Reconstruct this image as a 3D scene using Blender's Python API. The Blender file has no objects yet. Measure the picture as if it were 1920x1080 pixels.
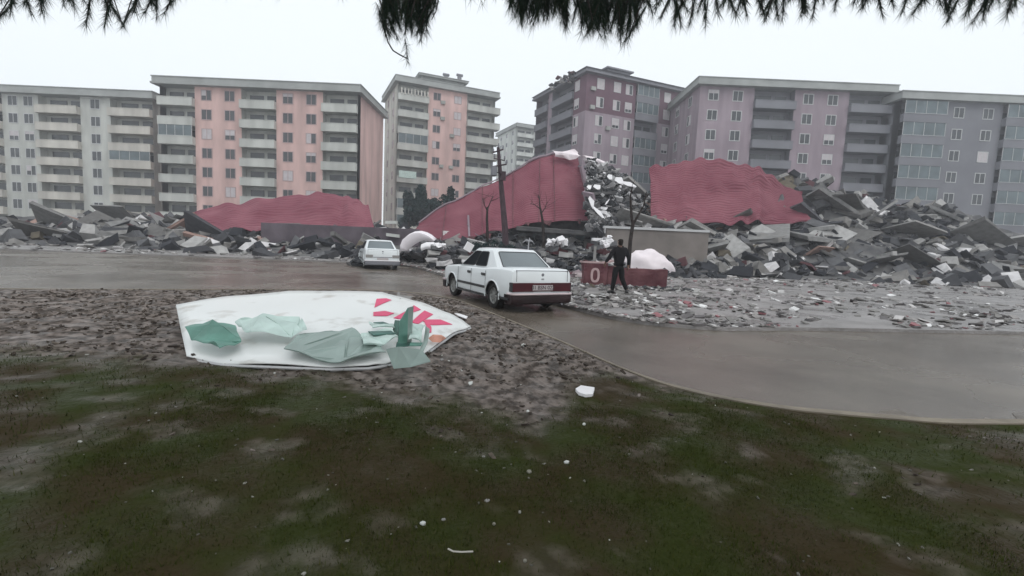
import bpy, bmesh, math, random
import numpy as np
from mathutils import Vector, Matrix, noise
R = math.radians
random.seed(7); rng = np.random.default_rng(7)
sc = bpy.context.scene; C = sc.collection

# ------------------------------------------------------------------ camera
HCAM = 1.55; F = 900.0; PITCH = math.atan(85/900); ROLL = R(2.5)
fw = Vector((0, math.cos(PITCH), -math.sin(PITCH)))
r0 = Vector((1, 0, 0)); u0 = r0.cross(fw)
rt = r0*math.cos(ROLL) + u0*math.sin(ROLL); up = u0*math.cos(ROLL) - r0*math.sin(ROLL)
cd = bpy.data.cameras.new('camera'); cam = bpy.data.objects.new('camera', cd); C.objects.link(cam)
cd.sensor_width = 36; cd.lens = F/1920*36; cd.clip_end = 3000; cd.clip_start = .05
M = Matrix((rt, up, -fw)).transposed().to_4x4(); M.translation = Vector((0, 0, HCAM)); cam.matrix_world = M
sc.camera = cam

# ------------------------------------------------------------------ sky and sun (overcast)
w = bpy.data.worlds.new('World'); sc.world = w; w.use_nodes = True
nt = w.node_tree; nt.nodes.clear()
out = nt.nodes.new('ShaderNodeOutputWorld'); bg = nt.nodes.new('ShaderNodeBackground')
sky = nt.nodes.new('ShaderNodeTexSky'); sky.sky_type = 'NISHITA'; sky.sun_disc = False
sky.sun_elevation = R(50); sky.sun_rotation = R(150)
mx = nt.nodes.new('ShaderNodeMixRGB'); mx.inputs['Fac'].default_value = .9
mx.inputs['Color2'].default_value = (8.3, 8.75, 9.0, 1)
nt.links.new(sky.outputs[0], mx.inputs['Color1']); nt.links.new(mx.outputs[0], bg.inputs[0])
bg.inputs[1].default_value = .1; nt.links.new(bg.outputs[0], out.inputs[0])
sd = bpy.data.lights.new('sun', 'SUN'); sd.energy = .6; sd.angle = R(25); sd.color = (1, .97, .93)
so = bpy.data.objects.new('sun', sd); C.objects.link(so)
so.rotation_euler = (R(40), 0, R(30)); so.location = (0, 0, 60)
sc.view_settings.view_transform = 'Standard'; sc.view_settings.look = 'None'
sc.view_settings.exposure = .38; sc.view_settings.gamma = 1
sc.cycles.use_denoising = True; sc.cycles.max_bounces = 6; sc.cycles.volume_bounces = 1
sc.cycles.transparent_max_bounces = 8

# ------------------------------------------------------------------ helpers
def ray(px, py): return (fw*F + rt*(px-960) - up*(py-540))
def at(px, py, Y): d = ray(px, py); return Vector((0, 0, HCAM)) + d*(Y/d.y)
def gnd(px, py, z=0): d = ray(px, py); return Vector((0, 0, HCAM)) + d*((z-HCAM)/d.z)
def interp(x, pts):
    if x <= pts[0][0]: return pts[0][1]
    for (a, b), (c, d) in zip(pts, pts[1:]):
        if x <= c:
            t = (x-a)/(c-a); return b+(d-b)*t
    return pts[-1][1]

def link(o, parent=None):
    C.objects.link(o)
    if parent: o.parent = parent
    return o
def tag(o, label=None, cat=None, group=None, kind=None):
    if label: o['label'] = label
    if cat: o['category'] = cat
    if group: o['group'] = group
    if kind: o['kind'] = kind
    return o
def thing(name, label, cat, loc=(0, 0, 0), rz=0, group=None):
    o = bpy.data.objects.new(name, None); o.empty_display_size = .3
    link(o); o.location = loc; o.rotation_euler = (0, 0, rz)
    return tag(o, label, cat, group)

def mat(name, col, rough=.8, var=.15, scale=3.0, bump=.0, metal=0., spec=.5, col2=None, coat=0., detail=6, wet=None, stretch=None, bscale=None, thr=None):
    m = bpy.data.materials.new(name); m.use_nodes = True; n = m.node_tree; b = n.nodes['Principled BSDF']
    b.inputs['Roughness'].default_value = rough; b.inputs['Metallic'].default_value = metal
    if rough >= .75 and spec == .5: spec = .15
    b.inputs['Specular IOR Level'].default_value = spec; b.inputs['Coat Weight'].default_value = coat
    tc = n.nodes.new('ShaderNodeTexCoord'); mp = n.nodes.new('ShaderNodeMapping')
    if stretch: mp.inputs['Scale'].default_value = stretch
    n.links.new(tc.outputs['Object'], mp.inputs[0])
    t = n.nodes.new('ShaderNodeTexNoise'); t.inputs['Scale'].default_value = scale; t.inputs['Detail'].default_value = detail
    n.links.new(mp.outputs[0], t.inputs[0])
    cr = n.nodes.new('ShaderNodeValToRGB')
    lo, hi = thr if thr else (.3, .7)
    cr.color_ramp.elements[0].position = lo; cr.color_ramp.elements[1].position = hi
    c2 = col2 or tuple(min(1, c*(1+var)) for c in col)
    c1 = tuple(c*(1-var) for c in col) if not col2 else col
    cr.color_ramp.elements[0].color = (*c1, 1); cr.color_ramp.elements[1].color = (*c2, 1)
    n.links.new(t.outputs[0], cr.inputs[0]); n.links.new(cr.outputs[0], b.inputs['Base Color'])
    if bump:
        t2 = n.nodes.new('ShaderNodeTexNoise'); t2.inputs['Scale'].default_value = bscale or scale*4; t2.inputs['Detail'].default_value = 5
        n.links.new(mp.outputs[0], t2.inputs[0])
        bp = n.nodes.new('ShaderNodeBump'); bp.inputs['Strength'].default_value = bump; bp.inputs['Distance'].default_value = .05
        n.links.new(t2.outputs[0], bp.inputs['Height']); n.links.new(bp.outputs[0], b.inputs['Normal'])
    if wet:
        t3 = n.nodes.new('ShaderNodeTexNoise'); t3.inputs['Scale'].default_value = wet[2]; t3.inputs['Detail'].default_value = 4
        n.links.new(mp.outputs[0], t3.inputs[0])
        mr = n.nodes.new('ShaderNodeMapRange'); mr.inputs['From Min'].default_value = .4; mr.inputs['From Max'].default_value = .6
        mr.inputs['To Min'].default_value = wet[0]; mr.inputs['To Max'].default_value = wet[1]
        n.links.new(t3.outputs[0], mr.inputs[0]); n.links.new(mr.outputs[0], b.inputs['Roughness'])
    return m
def island_mat(name, stops, rough=.85):
    m = bpy.data.materials.new(name); m.use_nodes = True; n = m.node_tree; b = n.nodes['Principled BSDF']
    b.inputs['Roughness'].default_value = rough; b.inputs['Specular IOR Level'].default_value = .12 if rough > .65 else .35
    g = n.nodes.new('ShaderNodeNewGeometry'); cr = n.nodes.new('ShaderNodeValToRGB'); cr.color_ramp.interpolation = 'CONSTANT'
    el = cr.color_ramp.elements
    el[0].position = 0; el[0].color = (*stops[0][1], 1); el[1].position = stops[1][0]; el[1].color = (*stops[1][1], 1)
    for p, c in stops[2:]: e = el.new(p); e.color = (*c, 1)
    tc = n.nodes.new('ShaderNodeTexCoord')
    t = n.nodes.new('ShaderNodeTexNoise'); t.inputs['Scale'].default_value = 3; n.links.new(tc.outputs['Object'], t.inputs[0])
    mr = n.nodes.new('ShaderNodeMapRange'); mr.inputs['To Min'].default_value = .6; mr.inputs['To Max'].default_value = 1.35
    n.links.new(t.outputs[0], mr.inputs[0])
    vm = n.nodes.new('ShaderNodeVectorMath'); vm.operation = 'SCALE'
    n.links.new(g.outputs['Random Per Island'], cr.inputs[0]); n.links.new(cr.outputs[0], vm.inputs[0]); n.links.new(mr.outputs[0], vm.inputs['Scale'])
    n.links.new(vm.outputs[0], b.inputs['Base Color'])
    return m

class MB:
    def __init__(s): s.v = []; s.f = []; s.mi = []
    def poly(s, pts, mi=0):
        k = len(s.v); s.v += [tuple(p) for p in pts]; s.f.append(tuple(range(k, k+len(pts)))); s.mi.append(mi); return s
    def mesh(s, vs, fs, mi=0):
        k = len(s.v); s.v += [tuple(p) for p in vs]
        for f in fs: s.f.append(tuple(k+i for i in f)); s.mi.append(mi)
        return s
    def box(s, a, b, mi=0, T=None):
        x0, y0, z0 = a; x1, y1, z1 = b
        vs = [Vector(p) for p in ((x0,y0,z0),(x1,y0,z0),(x1,y1,z0),(x0,y1,z0),(x0,y0,z1),(x1,y0,z1),(x1,y1,z1),(x0,y1,z1))]
        if T: vs = [T @ p for p in vs]
        return s.mesh(vs, ((3,2,1,0),(4,5,6,7),(0,1,5,4),(1,2,6,5),(2,3,7,6),(3,0,4,7)), mi)
    def tube(s, pts, rad, n=8, mi=0, cap=True):
        pts = [Vector(p) for p in pts]; rad = rad if isinstance(rad, (list, tuple)) else [rad]*len(pts)
        k = len(s.v)
        for i, p in enumerate(pts):
            d = (pts[min(i+1, len(pts)-1)] - pts[max(i-1, 0)])
            d = d.normalized() if d.length > 1e-9 else Vector((0, 0, 1))
            a = d.orthogonal().normalized() if abs(d.z) > .95 else d.cross(Vector((0, 0, 1))).normalized()
            b = d.cross(a)
            for j in range(n):
                t = 2*math.pi*j/n; s.v.append(tuple(p + (a*math.cos(t)+b*math.sin(t))*rad[i]))
        for i in range(len(pts)-1):
            for j in range(n):
                q = k+i*n; s.f.append((q+j, q+(j+1) % n, q+n+(j+1) % n, q+n+j)); s.mi.append(mi)
        if cap:
            s.f.append(tuple(k+j for j in range(n))[::-1]); s.mi.append(mi)
            s.f.append(tuple(k+(len(pts)-1)*n+j for j in range(n))); s.mi.append(mi)
        return s
    def lathe(s, prof, T, n=28, mi=0):   # prof: (r, x) about local x axis
        k = len(s.v)
        for r, x in prof:
            for j in range(n):
                t = 2*math.pi*j/n; s.v.append(tuple(T @ Vector((x, r*math.cos(t), r*math.sin(t)))))
        for i in range(len(prof)-1):
            for j in range(n):
                q = k+i*n; s.f.append((q+j, q+n+j, q+n+(j+1) % n, q+(j+1) % n)); s.mi.append(mi)
        return s
    def prism(s, pts, off, mi=0):        # closed polygon extruded by vector off
        pts = [Vector(p) for p in pts]; n = len(pts); off = Vector(off)
        vs = pts + [p+off for p in pts]
        fs = [tuple(range(n)), tuple(range(2*n-1, n-1, -1))] + [(i, i+n, (i+1) % n+n, (i+1) % n) for i in range(n)]
        return s.mesh(vs, fs, mi)
    def build(s, name, mats, parent=None, smooth=False, fix=True, angle=40):
        me = bpy.data.meshes.new(name); me.from_pydata(s.v, [], s.f)
        mats = mats if isinstance(mats, (list, tuple)) else [mats]
        for m in mats: me.materials.append(m)
        if len(mats) > 1: me.polygons.foreach_set('material_index', s.mi)
        if fix:
            bm = bmesh.new(); bm.from_mesh(me); bmesh.ops.remove_doubles(bm, verts=bm.verts, dist=1e-5)
            bmesh.ops.recalc_face_normals(bm, faces=bm.faces); bm.to_mesh(me); bm.free()
        if smooth:
            me.polygons.foreach_set('use_smooth', [True]*len(me.polygons)); me.set_sharp_from_angle(angle=R(angle))
        me.update(); o = bpy.data.objects.new(name, me); return link(o, parent)

def applied(o):
    dg = bpy.context.evaluated_depsgraph_get(); dg.update()
    me = bpy.data.meshes.new_from_object(o.evaluated_get(dg)); o.modifiers.clear(); o.data = me; return o
def bevel(o, wd=.01, seg=2, ang=35):
    m = o.modifiers.new('b', 'BEVEL'); m.width = wd; m.segments = seg; m.limit_method = 'ANGLE'; m.angle_limit = R(ang); return o
def solid(o, th): m = o.modifiers.new('s', 'SOLIDIFY'); m.thickness = th; m.offset = 0; return o
def text_polys(txt, size):
    cu = bpy.data.curves.new('t', 'FONT'); cu.body = txt; cu.size = size; cu.resolution_u = 3; cu.extrude = .002
    cu.align_x = 'CENTER'; cu.align_y = 'CENTER'
    o = bpy.data.objects.new('t', cu); C.objects.link(o)
    dg = bpy.context.evaluated_depsgraph_get(); dg.update()
    me = bpy.data.meshes.new_from_object(o.evaluated_get(dg)); bpy.data.objects.remove(o); return me
def set_origin(o, p):
    p = Vector(p); o.data.transform(Matrix.Translation(-p)); o.location = p; return o

# ------------------------------------------------------------------ materials
MT = dict(
 road=mat('wet asphalt', (.095,.077,.06), .35, .25, .9, .12, wet=(.12,.36,.3), bscale=70, spec=.5, detail=9, col2=(.15,.125,.1)),
 pave=mat('wet muddy paving', (.15,.14,.133), .5, .3, .8, .5, wet=(.2,.55,.9), bscale=14, col2=(.30,.28,.275)),
 kerb=mat('kerb concrete', (.19,.16,.12), .7, .3, 2.5, .4),
 far=mat('far ground', (.1,.1,.09), .9, .2, .3),
 grey=mat('grey render', (.47,.475,.445), .9, .24, .55, stretch=(1,1,.22), detail=9),
 beige=mat('beige render', (.50,.475,.43), .9, .24, .55, stretch=(1,1,.22), detail=9),
 pink=mat('pink render', (.58,.40,.37), .9, .24, .55, stretch=(1,1,.22), detail=9),
 cream=mat('white render', (.55,.56,.53), .9, .24, .55, stretch=(1,1,.22), detail=9),
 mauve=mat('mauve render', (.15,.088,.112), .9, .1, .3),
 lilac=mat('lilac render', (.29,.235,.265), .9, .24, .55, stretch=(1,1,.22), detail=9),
 slate=mat('slate grey render', (.20,.20,.22), .9, .12, .3),
 cornice=mat('grey cornice', (.33,.34,.33), .9, .15, .5),
 stain=mat('stained balcony', (.27,.28,.26), .9, .2, .6, col2=(.42,.42,.40), stretch=(1,1,.15), detail=9), frame=mat('window frame white', (.5,.5,.5), .6, .05), pframe=mat('dusty pink window frame', (.40,.29,.29), .6, .05),
 shut=mat('roller shutter', (.50,.46,.47), .7, .1, 2),
 pane=mat('window glass', (.05,.055,.06), .12, .3, .6),
 paneg=mat('balcony glazing', (.10,.13,.14), .15, .3, .6),
 red=mat('maroon corrugated cladding', (.175,.038,.060), .6, .25, .45, .1, col2=(.25,.080,.105), bscale=6, detail=9, spec=.3),
 redd=mat('maroon painted metal', (.075,.020,.028), .6, .3, 2.2, .3, col2=(.17,.075,.08), detail=9, spec=.2),
 conc=mat('broken concrete', (.26,.25,.24), .9, .3, 1.2, .6),
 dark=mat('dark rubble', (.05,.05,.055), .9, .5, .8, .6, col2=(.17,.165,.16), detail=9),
 white=mat('white sheet', (.78,.76,.77), .6, .08, 1.5),
 whitep=mat('pinkish white sheet', (.78,.70,.72), .6, .08, 1.5),
 paint=mat('white car paint', (.74,.77,.78), .28, .07, .8, coat=.4, spec=.5),
 cglass=mat('tinted car glass', (.006,.008,.011), .25, .1, spec=.015),
 rglass=mat('rear car glass', (.15,.175,.185), .10, .15, .8),  # sky reflection on the rear window painted in as a grey base
 black=mat('black plastic', (.02,.02,.022), .5, .2),
 rubber=mat('tyre rubber', (.022,.021,.02), .75, .2, 6),
 rim=mat('dirty alloy', (.32,.32,.31), .4, .3, 9, metal=.5),
 tail=mat('dark red tail lamp lens', (.062,.006,.012), .3, .3, 2, spec=.3),
 chrome=mat('dull chrome', (.62,.52,.53), .3, .1, 3, metal=.5),
 bump=mat('grimy dark bumper', (.024,.013,.014), .6, .4, 3, spec=.25),
 plate=mat('number plate white', (.42,.38,.38), .5, .1),
 ink=mat('plate lettering', (.05,.03,.035), .6, .1),
 signw=mat('white sign sheet', (.50,.48,.44), .35, .07, 2.6, col2=(.76,.77,.75), thr=(.26,.42), detail=9),
 signp=mat('pink sign lettering', (.70,.05,.155), .5, .1, 1),
 green=mat('green sheet metal', (.10,.24,.19), .45, .3, 3),
 mint=mat('pale mint sheet', (.48,.60,.55), .45, .15, 4),
 sage=mat('grey green sheet', (.24,.31,.28), .4, .15, 3),
 orange=mat('orange scrap', (.68,.33,.24), .7, .15, 5),
 bark=mat('bark', (.035,.028,.026), .95, .4, 8, .6),
 pole=mat('weathered utility pole', (.060,.038,.045), .8, .3, 2, .3),
 needle=island_mat('pine needles', ((0,(.010,.022,.016)),(.4,(.016,.030,.018)),(.75,(.026,.040,.020)),(.95,(.05,.045,.025)))),
 leafd=island_mat('dark evergreen leaves', ((0,(.016,.035,.035)),(.5,(.025,.05,.05)),(.85,(.045,.075,.065)))),
 chip=mat('chalky chip', (.21,.20,.165), .9, .15, 20),
 jacket=mat('black jacket', (.014,.013,.015), .8, .3, 12, .3, spec=.1),
 trous=mat('black trousers', (.013,.013,.014), .85, .3, 12, .3, spec=.1),
 skin=mat('skin', (.20,.115,.085), .6, .1), hair=mat('dark hair', (.02,.016,.014), .8, .3, 20),
)
EXTRA_RUBBLE = ((0,(.06,.06,.065)),(.22,(.12,.12,.125)),(.42,(.035,.036,.042)),(.6,(.22,.21,.2)),(.76,(.36,.35,.34)),(.87,(.62,.6,.6)),(.94,(.10,.045,.05)),(.97,(.14,.12,.09)))
MT['chunks'] = island_mat('mixed rubble', EXTRA_RUBBLE)
MT['litter'] = island_mat('wet litter', ((0,(.18,.17,.16)),(.35,(.11,.10,.10)),(.6,(.27,.25,.24)),(.8,(.48,.46,.45)),(.9,(.7,.69,.68)),(.96,(.25,.1,.11))), .6)
MT['pebble'] = island_mat('wet pebbles', ((0,(.09,.085,.07)),(.4,(.16,.15,.13)),(.75,(.28,.27,.24)),(.93,(.5,.5,.46))), .6)

# ------------------------------------------------------------------ ground
KERB = [(-60,6.),(-30,7.4),(-16,8.8),(-10,10.6),(-6.6,12.1),(-4.4,13.1),(-3.2,13.2),(-2.2,12.75),(-1.35,11.9),(-.34,9.75),(.25,8.45),(.65,7.6),(1.04,6.65),(1.47,5.52),(1.9,4.95),(2.6,4.55),(4,4.35),(7,4.7),(12,5.3),(30,6.5),(60,7)]
EDGE = [(-80,22),(-40,24),(-25,25.5),(-12,27.2),(-6.4,27.0),(-4.6,24.2),(-3.05,20.6),(-.8,15.6),(1.3,11.9),(2.0,10.5),(2.6,9.7),(4,9.3),(6.4,9.9),(12,10.7),(30,12),(80,14)]
def smooth_curve(pts, x, w=.25): return sum(interp(x+d*w, pts) for d in (-2,-1,0,1,2))/5
def kerbY(x): return smooth_curve(KERB, x, .12)
def edgeY(x): return smooth_curve(EDGE, x, .2)
def fbm(x, y, s, o=3):
    return noise.fractal(Vector((x*s, y*s, 3.3)), 1.0, 2.0, o)

g = MB().poly([(-230,-12,-.06),(230,-12,-.06),(230,300,-.06),(-230,300,-.06)]).build('ground', MT['far']); tag(g, kind='structure')
g = MB(); N = 60
g.poly([(-80,-8,0),(80,-8,0),(80,36,0),(-80,36,0)]); g = g.build('road', MT['road']); tag(g, kind='structure')

# verge: a lumpy muddy grass sheet up to the kerb
def mudf(x, y):
    ky = kerbY(x)
    edge = interp(x, [(-6,4.6),(-1.6,4.5),(-.7,4.0),(-.15,3.45),(.25,3.2),(.6,4.2),(1.2,5.0),(2.5,4.3),(6,4.2)])
    edge = edge if -6 < x < 6 else 4.6
    n1 = fbm(x, y, 1.1, 4)*.55 + fbm(x+9, y, 4.5, 3)*.18
    t = (y-edge)/.8 + n1*1.5
    if x > .8: t -= .2*(x-.8)
    t = max(t, min(.34, 1.1*(fbm(x+20, y*1.3, 2.3, 5)-.2)))
    return max(0, min(1, t))
xs = sorted(set([round(v, 3) for v in list(np.arange(-60,-14,1.0))+list(np.arange(-14,-3,.12))+list(np.arange(-3,3,.05))+list(np.arange(3,8,.14))+list(np.arange(8,61,1.0))]))
NR = 230; vs = []; mudv = []
for x in xs:
    ky = kerbY(x)-.12
    for j in range(NR):
        t = j/(NR-1); y = -6 + (ky+6)*(t**.75)
        m = mudf(x, y)
        z = .10 + .05*fbm(x, y, .7, 2) + m*(.05*fbm(x*1.0, y*2.0, 4.2, 4)) + (1-m)*.012*fbm(x, y, 7, 2)
        z = z*min(1, (ky-y)/.5) + .085*(1-min(1, (ky-y)/.5))
        vs.append((x, y, z)); mudv.append(m)
fs = []
for i in range(len(xs)-1):
    for j in range(NR-1):
        a = i*NR+j; fs.append((a, a+NR, a+NR+1, a+1))
me = bpy.data.meshes.new('verge'); me.from_pydata(vs, [], fs); me.update()
at_ = me.attributes.new('mud', 'FLOAT', 'POINT'); at_.data.foreach_set('value', mudv)
me.polygons.foreach_set('use_smooth', [True]*len(me.polygons))
m = bpy.data.materials.new('mud and turf'); m.use_nodes = True; n = m.node_tree; b = n.nodes['Principled BSDF']
tc = n.nodes.new('ShaderNodeTexCoord')
def nz(scale, det=5):
    t = n.nodes.new('ShaderNodeTexNoise'); t.inputs['Scale'].default_value = scale; t.inputs['Detail'].default_value = det
    n.links.new(tc.outputs['Object'], t.inputs[0]); return t
def ramp(src, a, b_, ca, cb):
    r = n.nodes.new('ShaderNodeValToRGB'); r.color_ramp.elements[0].position = a; r.color_ramp.elements[1].position = b_
    r.color_ramp.elements[0].color = (*ca, 1); r.color_ramp.elements[1].color = (*cb, 1); n.links.new(src, r.inputs[0]); return r
mudc = ramp(nz(8, 9).outputs[0], .40, .62, (.045,.034,.027), (.20,.165,.145))  # pale end of the mud colour paints in the clods' wet highlights
grc = ramp(nz(1.6, 8).outputs[0], .42, .60, (.040,.030,.015), (.031,.038,.010))
aa = n.nodes.new('ShaderNodeAttribute'); aa.attribute_name = 'mud'
m3 = n.nodes.new('ShaderNodeMixRGB'); n.links.new(aa.outputs['Fac'], m3.inputs[0]); n.links.new(grc.outputs[0], m3.inputs[1]); n.links.new(mudc.outputs[0], m3.inputs[2])
n.links.new(m3.outputs[0], b.inputs['Base Color'])
rr = n.nodes.new('ShaderNodeMapRange'); rr.inputs['From Min'].default_value = .4; rr.inputs['From Max'].default_value = .62; rr.inputs['To Min'].default_value = .38; rr.inputs['To Max'].default_value = .9
n.links.new(nz(2.5, 4).outputs[0], rr.inputs[0]); n.links.new(rr.outputs[0], b.inputs['Roughness'])
sp = n.nodes.new('ShaderNodeMapRange'); sp.inputs['To Min'].default_value = .03; sp.inputs['To Max'].default_value = .22; n.links.new(aa.outputs['Fac'], sp.inputs[0]); n.links.new(sp.outputs[0], b.inputs['Specular IOR Level'])
bp = n.nodes.new('ShaderNodeBump'); bp.inputs['Strength'].default_value = .6; bp.inputs['Distance'].default_value = .03
n.links.new(nz(22, 6).outputs[0], bp.inputs['Height']); n.links.new(bp.outputs[0], b.inputs['Normal'])
me.materials.append(m); vo = link(bpy.data.objects.new('verge', me)); tag(vo, kind='structure')
def vergeZ(x, y):
    m = mudf(x, y); ky = kerbY(x)-.12
    z = .10 + .05*fbm(x, y, .7, 2) + m*(.05*fbm(x, y*2.0, 4.2, 4)) + (1-m)*.012*fbm(x, y, 7, 2)
    return z*min(1, (ky-y)/.5) + .085*(1-min(1, (ky-y)/.5))

kb = MB(); kx = list(np.arange(-58,-6,1.)) + list(np.arange(-6,6,.12)) + list(np.arange(6,59,1.))
for a, b2 in zip(kx, kx[1:]):
    a, b2 = float(a), float(b2)
    ya, yb = kerbY(a), kerbY(b2)
    kb.mesh([(a,ya-.14,-.02),(b2,yb-.14,-.02),(b2,yb,-.02),(a,ya,-.02),(a,ya-.14,.10),(b2,yb-.14,.10),(b2,yb-.01,.095),(a,ya-.01,.095)], ((4,5,6,7),(2,3,7,6),(0,1,5,4)))
tag(kb.build('kerb', MT['kerb']), kind='structure')
# mud washed over the road edge
ms = MB(); mxs = list(np.arange(-12,6,.09))
for a, b2 in zip(mxs, mxs[1:]):
    a, b2 = float(a), float(b2)
    wf = lambda x: .12 + .5*max(0, fbm(x*1.7, 3, .8, 4)+.15) + .12*fbm(x*6, 1, 1, 3)
    ms.poly([(a,kerbY(a)-.005,.004),(b2,kerbY(b2)-.005,.004),(b2,kerbY(b2)+max(.02,wf(b2)),.004),(a,kerbY(a)+max(.02,wf(a)),.004)])
tag(ms.build('mud', mat('wet road mud', (.085,.066,.05), .35, .3, 3, .6, col2=(.16,.13,.10)), fix=False), 'brown mud washed along the near edge of the road', 'mud', kind='stuff')
# far pavement
pv = MB(); pxs = list(np.arange(-79,-8,2.))+list(np.arange(-8,8,.2))+list(np.arange(8,80,2.))
for a, b2 in zip(pxs, pxs[1:]):
    a, b2 = float(a), float(b2)
    pv.poly([(a,edgeY(a),.07),(b2,edgeY(b2),.07),(b2,130,.07),(a,130,.07)]); pv.poly([(a,edgeY(a),-.02),(b2,edgeY(b2),-.02),(b2,edgeY(b2),.07),(a,edgeY(a),.07)])
tag(pv.build('pavement', MT['pave'], fix=False), kind='structure')

# ------------------------------------------------------------------ grass blades and pebbles (stuff)
def blades(n_, xr, yr, h, wd):
    X = rng.uniform(*xr, n_); Y = rng.uniform(*yr, n_); keep = []
    for x, y in zip(X, Y):
        if y > kerbY(x)-.2: continue
        mm = mudf(x, y)
        cl = fbm(x+30, y, 1.6, 3)
        if random.random() < (1-mm)**2*(.7+cl): keep.append((x, y, vergeZ(x, y)))
    P = np.array(keep); k = len(P); a = rng.uniform(0, 2*np.pi, k); hh = rng.uniform(.4, 1, k)*h
    dx = np.cos(a); dy = np.sin(a); lean = rng.uniform(.3, 1.6, k)*hh
    b0 = P + np.c_[-dy*wd, dx*wd, np.zeros(k)-.004]; b1 = P - np.c_[-dy*wd, dx*wd, np.zeros(k)+.004]
    tp = P + np.c_[dx*lean, dy*lean, hh]
    return np.stack([b0, b1, tp], 1).reshape(-1, 3)
V = np.vstack([blades(120000, (-2.6,2.6), (1.6,4.2), .022, .0017), blades(60000, (-6,6), (1.6,6.5), .03, .003), blades(15000, (-12,12), (3,9), .04, .005)])
def tri_mesh(name, V, mat_, parent=None):
    k = len(V)//3; me = bpy.data.meshes.new(name); me.vertices.add(len(V)); me.vertices.foreach_set('co', V.astype(np.float32).ravel())
    me.loops.add(k*3); me.loops.foreach_set('vertex_index', np.arange(k*3, dtype=np.int32))
    me.polygons.add(k); me.polygons.foreach_set('loop_start', np.arange(0, k*3, 3, dtype=np.int32))
    me.update(calc_edges=True); me.materials.append(mat_); return link(bpy.data.objects.new(name, me), parent)
MT['grass'] = island_mat('grass blades', ((0,(.026,.036,.007)),(.4,(.036,.046,.009)),(.8,(.052,.054,.014)),(.97,(.07,.062,.03))), 1.0)
MT['grass'].node_tree.nodes['Principled BSDF'].inputs['Specular IOR Level'].default_value = .0
go = tri_mesh('grass', V, MT['grass']); tag(go, 'short wet dark green grass growing on the muddy verge', 'grass', kind='stuff')

CUBE = np.array([(-1,-1,-1),(1,-1,-1),(1,1,-1),(-1,1,-1),(-1,-1,1),(1,-1,1),(1,1,1),(-1,1,1)], float)*.5
CF = ((3,2,1,0),(4,5,6,7),(0,1,5,4),(1,2,6,5),(2,3,7,6),(3,0,4,7))
def chunk(mb, p, sz, tilt=3.14, jit=.25):
    vs = CUBE*(1+rng.uniform(-jit, jit, (8,3)))*np.array(sz)
    E = Matrix.Rotation(rng.uniform(0, 6.28), 3, 'Z') @ Matrix.Rotation(rng.uniform(-tilt, tilt), 3, 'X') @ Matrix.Rotation(rng.uniform(-tilt, tilt), 3, 'Y')
    vs = vs @ np.array(E).T + np.array(p); mb.mesh([tuple(v) for v in vs], CF)
pb = MB()
for i in range(900):
    x = random.uniform(-5, 5); y = random.uniform(1.7, 9)
    if y > kerbY(x)-.25: continue
    s = random.choice((.005,.006,.008,.010,.013)) * (1 if y < 5 else 1.6)
    chunk(pb, (x, y, vergeZ(x, y)+s*.2), (s*random.uniform(1,2), s, s*.6), .4)
tag(pb.build('gravel', MT['pebble'], fix=False), 'tiny stones and crumbs scattered over the muddy grass', 'gravel', kind='stuff')

cl = MB()
for i in range(21000):
    x = random.uniform(-10, 3.5); y = random.uniform(2.6, 12)
    if y > kerbY(x)-.16 or mudf(x, y) < random.uniform(.15, .7) or fbm(x+50, y, 1.8, 3) < random.uniform(-.35,.3): continue
    s = random.choice((.01,.014,.02,.028,.036))*(1 if y > 5 else .7); chunk(cl, (x, y, vergeZ(x, y)+s*.1), (s*random.uniform(1,2.4), s, s*.55), .5)
tag(cl.build('mud', island_mat('mud clods', ((0,(.045,.034,.027)),(.35,(.075,.06,.048)),(.7,(.12,.098,.08)),(.93,(.2,.17,.15))), .7), fix=False), 'churned clods of brown mud on the verge', 'mud', kind='stuff')

# litter band on the pavement
lt = MB()
def ldens(x, y): return .45 + fbm(x, y, .5, 3)
n_ = 0
while n_ < 5200:
    y = 9.7 + (random.random()**1.5)*26; x = random.uniform(-1.1*y, 1.15*y) if random.random() < .62 else random.uniform(-.3*y, .3*y)
    if y < edgeY(x)+.05 or random.random() > ldens(x, y): continue
    s = random.choice((.03,.04,.06,.09,.15)) * (.6 + y/28)
    chunk(lt, (x, y, .08+s*.12), (s*random.uniform(.7,1.8), s, s*random.uniform(.08,.4)), .35); n_ += 1
for i in range(700):      # heavier line of rubbish along the road edge
    x = random.choice((random.uniform(.8, 3.2), random.uniform(-7, -2.5), random.uniform(-7, 6)))
    y = edgeY(x) + abs(random.gauss(0, .22))
    s = random.uniform(.03, .11); chunk(lt, (x, y, .08+s*.1), (s*2, s, s*.3), .3)
tag(lt.build('litter', MT['litter'], fix=False), 'wet broken fragments and plaster scattered across the far pavement', 'litter', kind='stuff')

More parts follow.
